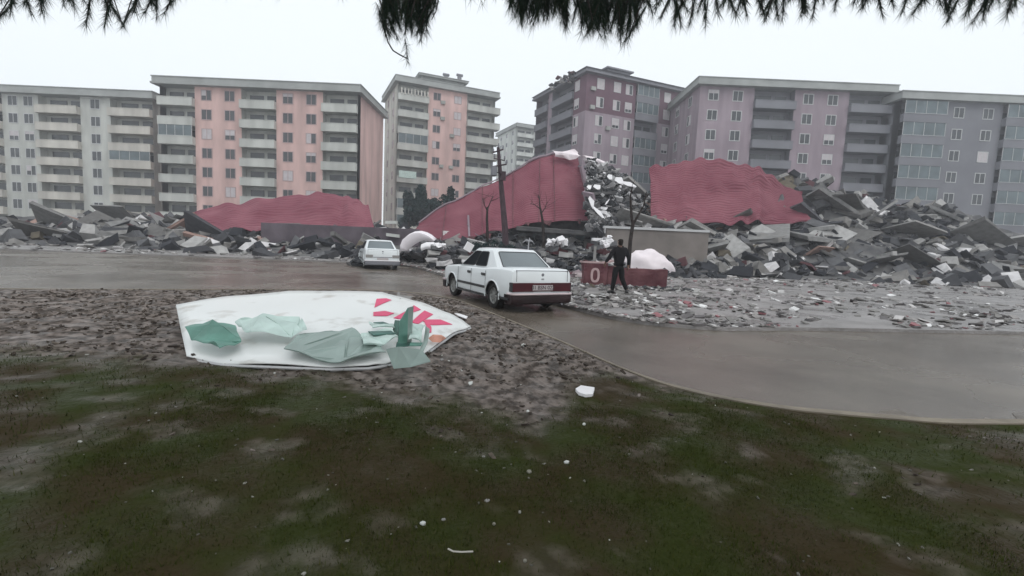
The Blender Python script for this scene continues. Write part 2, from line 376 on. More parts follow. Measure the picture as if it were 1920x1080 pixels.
# ------------------------------------------------------------------ apartment blocks
def apartment(name, label, loc, rz, W, D, ns, sh, front, side, wallm, parm, bandm, top=None, wsz=(1.25,1.35), pr=.7, shutp=.35, group=None, framem=None, roofm=None, cor=1.0):
    rnd = random.Random(name+label)
    t = thing(name, label, 'apartment block', loc, rz, group)
    H = ns*sh; rec = 1.3
    # footprint edges: list of (p, q, matkey)
    pts = []; edges = []
    def walk(bays, o, d, inn):
        p = Vector(o)
        for b in bays:
            wd = b[1]; q = p + d*wd
            if b[0] == 'bal':
                a = p + inn*rec; c = q + inn*rec
                edges.append((p.copy(), a, b[2])); edges.append((a, c, b[2])); edges.append((c, q.copy(), b[2]))
            else: edges.append((p.copy(), q.copy(), b[2]))
            p = q
    yv = Vector((0,1)); xv = Vector((1,0))
    sb = list(reversed(side)); walk(sb, (0, D), -yv, xv); walk(front, (0, 0), xv, yv)
    edges.append((Vector((W,0)), Vector((W,D)), 0)); edges.append((Vector((W,D)), Vector((0,D)), 0))
    wb = MB()
    for p, q, mk in edges:
        for s in range(ns):
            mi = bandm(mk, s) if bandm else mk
            wb.poly([(p.x,p.y,s*sh),(q.x,q.y,s*sh),(q.x,q.y,(s+1)*sh),(p.x,p.y,(s+1)*sh)], mi)
    wb.poly([(e[0].x, e[0].y, H) for e in edges])
    wb.build('wall', wallm, t, fix=False)
    rf = MB(); rf.box((-.75,-.95,H),(W+.75,D+.6,H+.28)); rf.box((-.6,-.8,H+.28),(W+.6,D+.45,H+1.05*cor)); rf.box((-.7,-.9,H+1.05*cor),(W+.7,D+.55,H+1.16*cor))
    ro = rf.build('roof', roofm or MT['cornice'], t)
    def frame_of(o, d, inn):  # transform from (along, inward, z)
        return lambda a, i, z: (o.x+d.x*a+inn.x*i, o.y+d.y*a+inn.y*i, z)
    def bx(mb, L, a0, i0, z0, a1, i1, z1, mi=0):
        vs = [L(*p) for p in ((a0,i0,z0),(a1,i0,z0),(a1,i1,z0),(a0,i1,z0),(a0,i0,z1),(a1,i0,z1),(a1,i1,z1),(a0,i1,z1))]
        mb.mesh(vs, CF, mi)
    protoW = {}
    def window(L, a, z, wd, ht, i0=0):
        f = MB(); bx(f, L, a-wd/2-.1, i0-.06, z-.1, a+wd/2+.1, i0+.05, z); bx(f, L, a-wd/2-.1, i0-.06, z+ht, a+wd/2+.1, i0+.05, z+ht+.1)
        bx(f, L, a-wd/2-.1, i0-.06, z, a-wd/2, i0+.05, z+ht); bx(f, L, a+wd/2, i0-.06, z, a+wd/2+.1, i0+.05, z+ht); bx(f, L, a-.04, i0-.05, z, a+.04, i0+.04, z+ht)
        fo = f.build('window', framem or MT['frame'], t, fix=False)
        p = MB(); bx(p, L, a-wd/2, i0-.015, z, a+wd/2, i0+.03, z+ht); p.build('pane', MT['pane'], fo, fix=False)
        if rnd.random() < shutp:
            k = rnd.choice((.3,.55,1) if shutp < .9 else (.7,1,1)); p = MB(); bx(p, L, a-wd/2, i0-.035, z+ht*(1-k), a-.04 if rnd.random() < .4 else a+wd/2, i0-.018, z+ht); p.build('shutter', MT['shut'], fo, fix=False)
    def run(bays, o, d, inn):
        o = Vector(o)
        for b in bays:
            L = frame_of(o, d, inn); wd = b[1]
            for s in range(ns):
                z = s*sh
                if b[0] == 'win':
                    for a in b[3]:
                        if s > 0: window(L, a, z+.95, wsz[0], wsz[1])
                elif b[0] == 'bal' and s > 0:
                    glz = len(b) > 3 and b[3]
                    over = b[4] if len(b) > 4 else 0
                    bb = MB(); x0 = .0; x1 = wd+over
                    bx(bb, L, x0, -pr, z-.12, x1, rec-.01, z+.10); hp = 1.05
                    bx(bb, L, x0, -pr, z+.10, x1, -pr+.12, z+hp); bx(bb, L, x0, -pr+.12, z+.10, x0+.12, -.003, z+hp); bx(bb, L, x1-.12, -pr+.12, z+.10, x1, -.003, z+hp)
                    bx(bb, L, x0-.04, -pr-.04, z+hp, x1+.04, -pr+.16, z+hp+.07)
                    bo = bb.build('balcony', parm, t, fix=False)
                    dd = MB(); bx(dd, L, wd*.12, rec-.07, z+.15, wd*.52, rec-.01, z+2.25); bx(dd, L, wd*.62, rec-.07, z+.95, wd*.9, rec-.01, z+2.25)
                    dd.build('balcony_door', MT['pane'], bo, fix=False)
                    if glz and (glz == 1 or rnd.random() < glz):
                        gg = MB(); bx(gg, L, x0+.1, -pr+.05, z+hp+.07, x1-.1, -pr+.09, z+sh-.14); gp = gg.build('glazing', MT['paneg'], bo, fix=False)
                        gg = MB()
                        bx(gg, L, x0+.1, -pr+.02, z+hp+.07, x1-.1, -pr+.12, z+hp+.13)
                        for q in range(5):
                            a = x0+.1+(x1-x0-.26)*q/4; bx(gg, L, a, -pr+.018, z+hp+.072, a+.06, -pr+.12, z+sh-.14)
                        gg.build('mullions', MT['frame'], bo, fix=False)
            o = o + d*wd
    run(front, (0,0), xv, yv); run(side, (0,0), yv, xv)
    if top: top(t, W, D, H+1.16*cor)
    return t

YAW = math.atan2(8, 17.9)
def top_left(t, W, D, H):
    b = MB(); b.box((4.6,1.2,H-.1),(13.2,8,H+1.1)); b.box((4.0,.4,H+1.1),(13.9,9,H+1.4)); b.box((3.9,.3,H+1.4),(14.0,9.1,H+1.5)); b.build('penthouse', MT['cornice'], t)
    for x, s in ((9.4,.8),(12.2,1.2)):
        b = MB(); b.box((x,2,H+1.5),(x+.7,2.6,H+1.5+s)); b.tube([(x-.25,2.3,H+1.5+s+.25),(x+1.0,2.3,H+1.5+s+.25)], .27, 10); b.build('water_tank', MT['slate'], t)
    b = MB()
    for i in range(9): b.box((.4+i*.62,-.95-.0,H-2.2+random.uniform(-.1,.1)-1.1),(.62+i*.62,-.83,H-1.16-1.05))
    b.build('railing', MT['beige'], t)
pL = at(741, 440, 93); pL.z = 0
left_block = apartment('apartment_building', 'ten storey block with grey balconies either side of a pink centre bay', pL, YAW, 19.6, 15, 10, 3.05,
    [('bal',5.8,0,.25),('win',7.8,1,[1.7,5.9]),('bal',6.0,0,0,.9)], [('win',15,2,[4.6,10.5])], [MT['grey'],MT['pink'],MT['beige']], MT['grey'], None, top_left, (1.35,1.3), .75, .6, None, MT['pframe'])
# awning banner on left block
bn = MB(); bn.box((.3,-.80,12.95),(3.6,-.86,14.25)); bn.build('banner', MT['mint'], left_block)
bn = MB(); bn.box((-.1,-1.0,2.75),(19.7,-.02,3.6)); bn.build('shop_fascia', MT['beige'], left_block)
sf = MB()
for i in range(7): sf.box((.3+i*2.8,-.12,.1),(2.6+i*2.8,-.02,2.6))
sf.build('shop_window', MT['pane'], left_block)

def top_right(t, W, D, H):
    b = MB(); b.box((4.2,.2,H-.05),(8.8,7,H+.9)); b.box((3.8,-.2,H+.9),(9.3,7.4,H+1.15)); b.build('penthouse', MT['slate'], t)
    b = MB(); b.mesh([(-.9,-1.1,H),(W+.9,-1.1,H),(W+.9,D+.7,H),(-.9,D+.7,H),(3,4,H+1.2),(W-3,4,H+1.2),(W-3,D-4,H+1.2),(3,D-4,H+1.2)], ((3,2,1,0),(4,5,6,7),(0,1,5,4),(1,2,6,5),(2,3,7,6),(3,0,4,7))); b.build('roof_tiles', MT['slate'], t)
    b = MB()
    for i in range(46): chunk(b, (-.6+random.gauss(0,.4), random.uniform(2.5,12), H-.15+random.uniform(-.5,.5)), (.8,.6,.25), .6)
    b.build('loose_tiles', MT['chunks'], t, fix=False)
pR = at(1083, 460, 83); pR.z = 0
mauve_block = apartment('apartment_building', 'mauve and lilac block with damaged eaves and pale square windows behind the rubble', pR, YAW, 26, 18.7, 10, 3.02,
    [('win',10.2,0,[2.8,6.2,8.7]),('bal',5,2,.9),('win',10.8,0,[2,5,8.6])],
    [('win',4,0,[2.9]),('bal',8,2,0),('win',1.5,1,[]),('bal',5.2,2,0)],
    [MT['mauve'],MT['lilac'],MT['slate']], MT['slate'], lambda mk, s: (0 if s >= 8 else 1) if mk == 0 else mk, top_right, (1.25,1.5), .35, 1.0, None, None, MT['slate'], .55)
pM = at(961, 458, 159); pM.z = 0
apartment('apartment_building', 'distant cream white block seen in the gap between the two nearer blocks', pM, YAW, 18, 17, 13, 2.98,
    [('bal',6,0,0),('win',6,0,[1.6,4.4]),('bal',6,0,0)], [('win',17,0,[3.5,8.5,13.5])], [MT['cream']], MT['cream'], None, None, (1.3,1.3), .8, .3)
def extras(t, W, D, ns, sh, xsl):
    rn = random.Random(5)
    for s_ in range(1, ns):
        for x in xsl:
            if rn.random() < .33:
                b = MB(); b.box((x,-.42,s_*sh+.35),(x+.85,-.06,s_*sh+.95)); b.build('air_conditioner', MT['stain'], t)
            if rn.random() < .12:
                b = MB(); T = Matrix.Translation((x+.3,-.5,s_*sh+1.7)) @ Matrix.Rotation(-1.1,4,'Z'); b.lathe([(.0,.12),(.2,.08),(.38,-.02)], T, 12); b.tube([(x+.3,-.5,s_*sh+1.7),(x+.3,-.02,s_*sh+1.5)], .03, 5); b.build('satellite_dish', MT['stain'], t, fix=False)
extras(left_block, 19.6, 15, 10, 3.05, (8.2,10.2))
extras(mauve_block, 26, 18, 10, 3.02, (.8,4.2))
# neighbours that close the street on both sides
def px_block(name, label, px0, px1, Y, htop, ns, front, walls, par, rz=0, band=None, fm=None):
    a = at(px0, 440, Y); b = at(px1, 440, Y); Wd = b.x-a.x; H = at((px0+px1)/2, htop, Y).z-1.2
    k = Wd/sum(f[1] for f in front); fr = []
    for f in front:
        f = list(f); f[1] *= k
        if f[0] == 'win': f[3] = [v*k for v in f[3]]
        fr.append(tuple(f))
    return apartment(name, label, (a.x, Y, 0), rz, Wd, 14, ns, H/ns, fr, [('win',14,0,[4,10])], walls, par, band, None, (1.4,1.4), .7, .3, None, fm)
px_block('apartment_building', 'grey block at the far left with continuous balconies and beige walls', -60, 292, 78, 165, 8,
    [('bal',7,0,.2),('win',6,0,[1.8,4.4]),('bal',7,0,0),('win',5,0,[2.5]),('bal',7,0,.2)], [MT['grey']], MT['beige'])
px_block('apartment_building', 'broad pink block with grey balconies left of the ten storey block', 306, 668, 74, 152, 8,
    [('bal',6,1,.2),('win',8,0,[2,6]),('bal',6,1,0),('win',8,0,[2,6]),('bal',6,1,0)], [MT['pink'],MT['grey']], MT['grey'], fm=MT['pframe'])
px_block('apartment_building', 'lilac block right of the mauve block with balconies at its middle', 1292, 1640, 76, 152, 9,
    [('win',8,0,[2,5.6]),('bal',6,1,.3),('win',8,0,[2,5.6]),('bal',6,1,0)], [MT['lilac'],MT['slate']], MT['slate'])
px_block('apartment_building', 'slate grey block at the far right with glazed balconies', 1662, 2010, 74, 178, 8,
    [('bal',6,0,.9),('win',8,0,[2,6]),('bal',6,0,.9),('win',6,0,[3])], [MT['slate']], MT['slate'])

# ------------------------------------------------------------------ rubble
RIDGE = [(-60,1.5),(-30,2.6),(-14,2.2),(-9,2.4),(-5,4.0),(0,6.2),(4,8.4),(7.5,9.0),(10.5,7.9),(12.5,6.4),(16,6.6),(24,8.6),(32,8.2),(44,6.0),(60,3)]
def moundZ(x, y):
    r = interp(x, RIDGE); c = 49.5
    front = interp(x, [(-14,17.5),(-10,8),(-8,5.0),(6.2,5.0),(7.4,9),(9,17.5)])
    t = (y-c)/ (front if y < c else 14)
    h = max(r*max(0, 1-abs(t))**1.15, interp(y, [(31,0),(36,.8),(44,1.6)]) if y < c else 0)
    return h*(1+.22*fbm(x, y, .35, 4)) + .35*fbm(x, y, .9, 3)*min(1, h)
gx = np.arange(-60, 60.1, .8); gy = np.arange(31, 66, .8)
vs = [(float(x), float(y), moundZ(float(x), float(y))+.02) for x in gx for y in gy]; k = len(gy)
rb = MB(); rb.mesh(vs, [(i*k+j, (i+1)*k+j, (i+1)*k+j+1, i*k+j+1) for i in range(len(gx)-1) for j in range(k-1)])
rb.build('rubble', MT['dark'], fix=False); 
ro = bpy.data.objects['rubble']; tag(ro, 'dark heap of earth and dust under the collapsed buildings', 'rubble', kind='stuff')
rb = MB(); n_ = 0
while n_ < 9000:
    x = random.uniform(-42, 44) if random.random() < .45 else random.uniform(-9, 17); y = random.uniform(29, 52)
    if y < 32 and random.random() < .6: continue
    if -9 < x < 7.6 and y < 41 and random.random() < .93: continue
    z = moundZ(x, y)
    if z < .05 and random.random() < .6: continue
    s = random.choice((.14,.2,.28,.4,.6,.85)); thin = random.choice((.12,.2,.5,.8))
    chunk(rb, (x, y, max(z, .07)+s*.1), (s*random.uniform(.8,2.4), s, s*thin), .9); n_ += 1
tag(rb.build('rubble', MT['chunks'], fix=False), 'grey and white chunks of broken concrete, brick and plaster on the heap', 'rubble', kind='stuff')
sl = MB()
for i in range(150):
    x = random.choice((random.uniform(9,44), random.uniform(9,44), random.uniform(-42,-10), random.uniform(8,16))); y = random.uniform(34, 48); z = moundZ(x, y)+.15; a_ = random.uniform(1.2,3.4)
    chunk(sl, (x, y, z), (a_*random.uniform(.8,1.5), a_, random.choice((.14,.2,.3))), .65, .1)
for i in range(60):
    x = random.uniform(-42, 44); y = random.uniform(33, 46); z = moundZ(x, y)+.3; chunk(sl, (x, y, z), (random.uniform(1.5,4), .28, .3), .5, .05)
tag(sl.build('rubble', island_mat('floor slabs', ((0,(.14,.135,.13)),(.3,(.22,.215,.21)),(.55,(.30,.29,.28)),(.72,(.38,.37,.36)),(.84,(.10,.10,.11)),(.93,(.30,.20,.17)))), fix=False), 'large tilted floor slabs and broken beams lying in the heap', 'rubble', kind='stuff')
# twisted rebar
tw = MB()
for i in range(170):
    x = random.uniform(-8, 16); y = random.uniform(36, 47); z = moundZ(x, y)+.2; p = Vector((x, y, z)); pts = [p.copy()]; d = Vector((random.gauss(0,1), random.gauss(0,.5), random.uniform(.1,1))).normalized()
    for j in range(5): p = p + d*random.uniform(.2,.5); d = (d+Vector((random.gauss(0,.5), random.gauss(0,.4), random.gauss(-.25,.4)))).normalized(); pts.append(p.copy())
    tw.tube(pts, .025, 4)
tag(tw.build('rubble', MT['slate'], fix=False), 'tangle of bent reinforcing bars poking out of the heap', 'rubble', kind='stuff')

# red cladding
def sheet(name, label, cat, topl, botl, mt, ribs=46, amp=.045, cols=90, th=.05, edge=.12, seed=1, parent=None, sag=.4, buck=.35):
    rnd = random.Random(seed)
    def pl(poly, t):
        n_ = len(poly)-1; s = t*n_; i = min(int(s), n_-1); f = s-i
        return poly[i].lerp(poly[i+1], f)
    rows = ribs*4; vs = []; nrm = ((botl[-1]-botl[0]).cross(topl[0]-botl[0])).normalized()
    if nrm.y > 0: nrm = -nrm
    for c in range(cols+1):
        t = c/cols; a = pl(topl, t) + Vector((0,0,1))*edge*noise.noise(Vector((t*14, seed, 0))); b_ = pl(botl, t) + Vector((0,0,1))*edge*noise.noise(Vector((t*11, seed, 5)))
        for r in range(rows+1):
            u = r/rows; p = a.lerp(b_, u)
            ph = (r % 4); off = amp*(1 if ph in (1,2) else 0)
            off += buck*(noise.noise(Vector((t*9, u*5, seed*1.7)))**2)*2.2 + sag*noise.noise(Vector((t*3.2, u*2.2, seed*3.1))) + sag*.3*noise.noise(Vector((t*11, u*4, seed)))
            vs.append(p + nrm*off)
    k = rows+1; mb = MB(); mb.mesh(vs, [(i*k+j, i*k+j+1, (i+1)*k+j+1, (i+1)*k+j) for i in range(cols) for j in range(rows)])
    o = mb.build(name, mt, parent, fix=False); solid(o, th); o.data.polygons.foreach_set('use_smooth', [False]*len(o.data.polygons))
    if label: set_origin(o, botl[0]); tag(o, label, cat)
    return o
A = lambda px, py, Y: at(px, py, Y)
cb = thing('collapsed_building', 'collapsed building with one huge sagging maroon ribbed metal wall behind the white sedan', 'collapsed building', (4, 44, 0))
def ch(o): # parent keeping world coordinates
    o.location = Vector(o.location) - Vector((4, 44, 0)) if o.parent else o.location; return o
top_ = [A(786,420,43.5),A(812,400,44),A(838,384,44.5),A(868,372,45),A(905,350,45.5),A(935,338,46),A(962,324,46),A(990,306,46),A(1012,297,46),A(1037,290,46),A(1060,289,46),A(1083,294,46)]
bot_ = [A(778,436,41.5),A(800,447,40.5),A(830,452,40),A(868,447,40),A(905,441,40),A(935,435,40),A(962,428,40),A(985,419,40),A(1010,416,40),A(1040,416,40.5),A(1075,414,40.8),A(1108,411,41)]
s1 = sheet('metal_wall', None, None, top_, bot_, MT['red'], ribs=32, seed=2, parent=cb, amp=.05, sag=.16, buck=.12); ch(s1)
bb_ = MB()
for i in range(12):
    t = random.random(); n_ = len(bot_)-1; k_ = min(int(t*n_), n_-1); p = bot_[k_].lerp(bot_[k_+1], t*n_-k_)+Vector((0,-.25,.1)); w_ = random.uniform(.2,.7); d_ = random.uniform(.2,.8)
    bb_.mesh([p, p+Vector((w_,0,.02)), p+Vector((w_*.7,-.1,-d_)), p+Vector((w_*.2,.1,-d_*.6))], ((0,1,2,3),))
tag(ch(solid(bb_.build('torn_edge', MT['redd'], cb, fix=False), .02)), kind='stuff')
for k_ in (2,4,6,8,9):
    q = [top_[k_].lerp(bot_[k_], u) + Vector((0,-.42+.15*math.sin(u*7),0)) for u in (0,.25,.5,.75,1)]
    b = MB(); b.tube(q, .035, 5); ch(b.build('seam', MT['redd'], cb))
# lighter seams and torn trim along the top
tr = MB()
for i in range(len(top_)-1):
    a, b_ = top_[i], top_[i+1]; tr.tube([a+Vector((0,-.2,.12)), a.lerp(b_,.5)+Vector((0,-.2,.12+random.uniform(-.08,.12))), b_+Vector((0,-.2,.12))], .11 if i > 6 else .07, 6)
tr.tube([A(878,404,41.6),A(879,425,41.0),A(880,444,40.0-.1)], .09, 6)
ch(tr.build('edge_trim', MT['lilac'], cb))
def crumple(mb, pts, th=.12, bulge=.3, n=8):   # fan sheet between two rails pts = [(top,bottom),...]
    for (a, b_), (c, d) in zip(pts, pts[1:]):
        for j in range(n):
            u, v = j/n, (j+1)/n
            q = lambda p, r, w_: p.lerp(r, w_) + Vector((0, -bulge*math.sin(w_*3.14), 0))
            mb.poly([q(a,b_,u), q(c,d,u), q(c,d,v), q(a,b_,v)])
def rag(o):
    for v in o.data.vertices: v.co += Vector((noise.noise(v.co*1.9), noise.noise(v.co*2.3+Vector((5,0,0))), noise.noise(v.co*2.1+Vector((0,9,0)))))*.28
    return o
b = MB(); crumple(b, [(A(1036,285,45),A(1040,293,44.5)),(A(1050,284,45),A(1052,294,44.5)),(A(1066,285,45),A(1066,297,44.4)),(A(1078,280,45),A(1080,297,44.4)),(A(1086,286,45),A(1085,296,44.4))]); ch(solid(rag(b.build('torn_panel', MT['whitep'], cb, fix=True)), .03))
b = MB(); crumple(b, [(A(1090,290,45.5),A(1093,297,45)),(A(1106,294,45.5),A(1108,303,45)),(A(1122,300,45.5),A(1122,308,45)),(A(1138,306,45.5),A(1134,312,45))]); ch(solid(rag(b.build('torn_panel', MT['whitep'], cb, fix=True)), .03))
# tilted floor slabs in the dark flank of the heap
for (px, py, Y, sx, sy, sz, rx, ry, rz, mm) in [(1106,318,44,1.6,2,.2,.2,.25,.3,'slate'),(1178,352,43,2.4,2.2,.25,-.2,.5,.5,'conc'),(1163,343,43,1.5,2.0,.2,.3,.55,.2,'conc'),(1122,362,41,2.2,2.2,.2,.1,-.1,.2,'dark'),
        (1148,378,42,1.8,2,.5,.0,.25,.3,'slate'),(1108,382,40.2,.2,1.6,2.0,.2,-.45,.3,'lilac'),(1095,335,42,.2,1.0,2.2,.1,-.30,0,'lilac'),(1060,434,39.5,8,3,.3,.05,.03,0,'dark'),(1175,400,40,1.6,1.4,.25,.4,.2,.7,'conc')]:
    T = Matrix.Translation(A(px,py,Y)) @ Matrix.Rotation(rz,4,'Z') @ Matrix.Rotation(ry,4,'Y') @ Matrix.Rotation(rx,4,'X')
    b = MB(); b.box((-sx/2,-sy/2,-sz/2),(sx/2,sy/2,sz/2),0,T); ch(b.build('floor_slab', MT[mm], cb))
fk = MB()
for i in range(2200):
    px = 1088 + 112*random.random()**.85; top = interp(px, [(1088,300),(1100,300),(1130,310),(1150,322),(1175,335),(1190,350),(1203,372)]); py = random.uniform(top, 432)
    if px < 1103 + (py-300)*.08: px += 12
    Y = 43.5 - (py-top)/130*6 + random.gauss(0,.3); s = random.choice((.1,.15,.2,.3,.45))
    chunk(fk, A(px, py, Y), (s*random.uniform(.8,2.6), s, s*random.choice((.1,.2,.6))), 1.2)
tag(fk.build('rubble', island_mat('flank rubble', ((0,(.045,.047,.05)),(.3,(.09,.09,.095)),(.55,(.16,.155,.155)),(.75,(.28,.27,.27)),(.88,(.5,.49,.49)),(.95,(.75,.73,.74)))), fix=False), 'fine grey and white broken pieces covering the right flank of the heap', 'rubble', kind='stuff')
for (px, py, Y, px2, py2, wd) in [(1152,338,41.5,1168,347,.35),(1112,350,41,1124,356,.25),(1165,343,41.5,1192,352,.2),(1138,331,42,1146,338,.25),(1134,384,40,1141,377,.3),(1103,372,40,1111,392,.25),(1110,388,39.5,1134,414,.1),(1100,350,41,1106,356,.2)]:
    a = A(px,py,Y-1.2); c = A(px2,py2,Y-1.2); m_ = a.lerp(c, random.uniform(.3,.7)); up2 = Vector((.15,0,wd))
    b = MB(); b.mesh([a, m_+Vector((0,-.1,-.08)), c, c+up2*.5, m_+up2*1.3+Vector((.1,.2,0)), a+up2*.8+Vector((0,.1,0))], ((0,1,4,5),(1,2,3,4))); ch(solid(b.build('torn_panel', MT['white'], cb), .02))
# ground floor remains (dark shopfront under the sheet)
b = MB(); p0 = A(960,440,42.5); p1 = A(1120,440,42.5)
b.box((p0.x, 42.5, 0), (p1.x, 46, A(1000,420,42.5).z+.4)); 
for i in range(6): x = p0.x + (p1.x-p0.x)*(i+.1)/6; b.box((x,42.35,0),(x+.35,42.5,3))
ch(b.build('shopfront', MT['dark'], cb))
ww = MB()
for i in range(5): x = p0.x + (p1.x-p0.x)*(i+.45)/6; ww.box((x,42.4,.5),(x+.8,42.49,2.4))
ch(ww.build('shop_window', MT['paneg'], cb))

# second and third collapsed structures beside (continuing the street)
cb2 = thing('collapsed_building', 'collapsed building right of the tree with a torn maroon metal wall over rubble', 'collapsed building', (18, 43, 0))
s2 = sheet('metal_wall', None, None, [A(1216,318,44),A(1290,300,45),A(1370,308,45),A(1440,330,45),A(1500,365,44)], [A(1222,412,40),A(1290,420,40),A(1370,418,40),A(1440,420,40.5),A(1520,418,41)], MT['red'], ribs=26, seed=5, amp=.05, sag=.4, buck=.3, edge=.5, parent=cb2)
s2.location = Vector((-18,-43,0))
cb3 = thing('collapsed_building', 'flattened shop left of the parked cars with a slumped maroon metal roof', 'collapsed building', (-18, 42, 0))
s3 = sheet('metal_roof', None, None, [A(350,400,44),A(450,378,45),A(560,368,45),A(640,362,45),A(690,385,45)], [A(380,432,40),A(460,436,40),A(560,440,40),A(640,440,40),A(704,436,40)], MT['red'], ribs=18, seed=8, amp=.05, sag=.3, buck=.2, edge=.35, parent=cb3)
s3.location = Vector((18,-42,0))

# ------------------------------------------------------------------ low walls, steps, shutter, boards
rw = MB(); a = A(1138,430,33); c = A(1330,430,33)
rw.box((a.x,33,0),(c.x,33.4,A(1140,428,33).z)); o = rw.build('retaining_wall', mat('beige wall', (.21,.185,.17), .9, .2, .6, .3)); set_origin(o, (a.x,33,0)); tag(o, 'low beige retaining wall behind the walking person', 'wall')
cp = MB(); cp.box((a.x-.2,32.9,A(1140,428,33).z+.003),(c.x,33.5,A(1140,428,33).z+.16)); cpo = cp.build('coping', MT['frame'], o); cpo.location = (-a.x,-33,0)
lw = MB(); a = A(690,440,36); c = A(785,440,36); lw.box((a.x-8,36,0),(c.x,36.4,A(740,428,36).z)); lwz = A(740,428,36).z
o = lw.build('garden_wall', mat('dull mauve wall', (.12,.10,.115), .9, .3, .8, .4)); set_origin(o, (a.x,36,0)); tag(o, 'low dull mauve wall behind the crushed white canopy', 'wall')
for (x0,x1,z) in ((722,744,414),(724,748,437)):
    p = A(x0,z,35.5); q = A(x1,z+(0 if z<420 else 3),35.5); b = MB(); b.prism([p, q, q+Vector((0,0,-.22)), p+Vector((0,0,-.22))], (0,.35,0)); ob = b.build('fallen_board', MT['cream']); set_origin(ob, p); tag(ob, 'pale board lying along the low mauve wall, '+('upper one' if z<420 else 'lower one near the car roof'), 'board')
# ribbed roller shutter lying against the rubble
T0 = at(1100, 480, 26); st = thing('roller_shutter', 'fallen grey roller shutter with horizontal slats on the rubble edge', 'shutter', (T0.x, 26, .05), R(-8))
for i in range(7):
    b = MB(); b.box((-2.0+.05*i,.22*i,.12+.16*i),(2.5-.12*i,.22*i+.07,.22+.16*i)); b.build('slat', MT['slate'] if i % 2 else MT['conc'], st)
b = MB(); b.box((.35,-.05,.1),(.5,.05,1.5)); b.build('guide_rail', MT['conc'], st)
# maroon toppled sign box with the 0
p = gnd(1093, 536, .07); q = gnd(1215, 538, .07)
Yb = p.y; z1 = A(1120,494,Yb).z
mbx = thing('sign_box', 'toppled maroon shop sign box bearing a pale zero, behind the walking person', 'sign', (p.x, Yb, .07), R(2))
Wm = A(1140,520,Yb).x-p.x; b = MB(); b.box((0,0,0),(Wm,.45,z1-.07)); b.build('casing', MT['redd'], mbx)
b = MB(); b.box((Wm+.03,.1,0),(q.x-p.x+.5,.6,z1-.2)); o = b.build('casing', MT['redd'], mbx); o['label'] = 'darker maroon half sagging to the right'
b = MB(); b.box((-.05,-.02,z1-.067),(Wm+.4,.47,z1-.0)); b.build('top_edge', mat('dusty pink edge', (.42,.30,.30), .8), mbx)
ring = []; cx = A(1116,515,Yb).x-p.x; cz = A(1116,516,Yb).z-.07; b = MB()
for i in range(24):
    t0_, t1_ = 2*math.pi*i/24, 2*math.pi*(i+1)/24
    e = lambda t, rx, rz, y: (cx+rx*math.copysign(abs(math.cos(t))**.8, math.cos(t)), y, cz+rz*math.copysign(abs(math.sin(t))**.8, math.sin(t)))
    b.mesh([e(t0_,.17,.27,-.02), e(t1_,.17,.27,-.02), e(t1_,.085,.19,-.02), e(t0_,.085,.19,-.02), e(t0_,.17,.27,-.0), e(t1_,.17,.27,-.0), e(t1_,.085,.19,-.0), e(t0_,.085,.19,-.0)], ((0,1,2,3),(0,4,5,1),(3,2,6,7)))
b.build('digit', mat('dusty pink lettering', (.48,.34,.34), .7), mbx)
bpy.context.view_layer.update()
for o in mbx.children:
    if o.name.startswith('casing') or o.name.startswith('top_edge'):
        bm = bmesh.new(); bm.from_mesh(o.data); bmesh.ops.subdivide_edges(bm, edges=bm.edges, cuts=5, use_grid_fill=True)
        for v in bm.verts:
            p = v.co*1.7; k_ = 0 if abs(v.co.x-cx) < .3 and v.co.y < .1 else 1
            v.co += Vector((noise.noise(p)*.06, noise.noise(p+Vector((7,0,0)))*.14*k_, noise.noise(Vector((v.co.x*1.3,0,4)))*.12*(v.co.z/.9)*k_))
        bm.to_mesh(o.data); bm.free()
db = MB()
for i in range(260):
    x = mbx.location.x+random.uniform(-.5, 4.2); f_ = random.random() < .3
    y = Yb+(.2+random.uniform(-.15,.3) if f_ else -abs(random.gauss(0,.22))-.08); s_ = random.choice((.04,.07,.1,.16)); chunk(db, (x, y, (z1+.03 if f_ and x < mbx.location.x+Wm-.1 and x > mbx.location.x else .09)), (s_*2, s_, s_*.4), .6)
tag(db.build('rubble', MT['chunks'], fix=False), 'bits of plaster lying on and before the maroon sign box', 'rubble', kind='stuff')
# white bulky tarp at the right and crushed canopy at left
def blob(name, label, cat, c, r, mt, seed, fl=.0):
    bm = bmesh.new(); bmesh.ops.create_icosphere(bm, subdivisions=4, radius=1)
    for v in bm.verts:
        n0 = noise.noise(v.co*2.1+Vector((seed,0,0))); n1 = noise.noise(v.co*4+Vector((0,seed,0)))*1.6
        v.co *= 1+.22*n0+.06*n1; v.co = Vector((v.co.x*r[0], v.co.y*r[1], max(v.co.z, fl)*r[2]))
    me = bpy.data.meshes.new(name); bm.to_mesh(me); bm.free(); me.materials.append(mt); me.polygons.foreach_set('use_smooth', [True]*len(me.polygons))
    o = link(bpy.data.objects.new(name, me)); o.location = c; tag(o, label, cat); return o
pt = gnd(1214, 520, .07); blob('tarpaulin', 'bulging white tarpaulin over debris at the right behind the sign box', 'tarpaulin', (pt.x+.4, pt.y+2.0, .07), (1.6,1.0,1.35), MT['whitep'], 3, 0)
pk = gnd(1195, 535, .07); blob('fabric_heap', 'crumpled dusty pink fabric heap in front of the white tarpaulin', 'fabric', (pk.x+.15, pk.y+.0, .07), (.38,.28,.62), mat('dusty pink fabric', (.25,.14,.155), .9, .3, 3, .5), 8, 0)
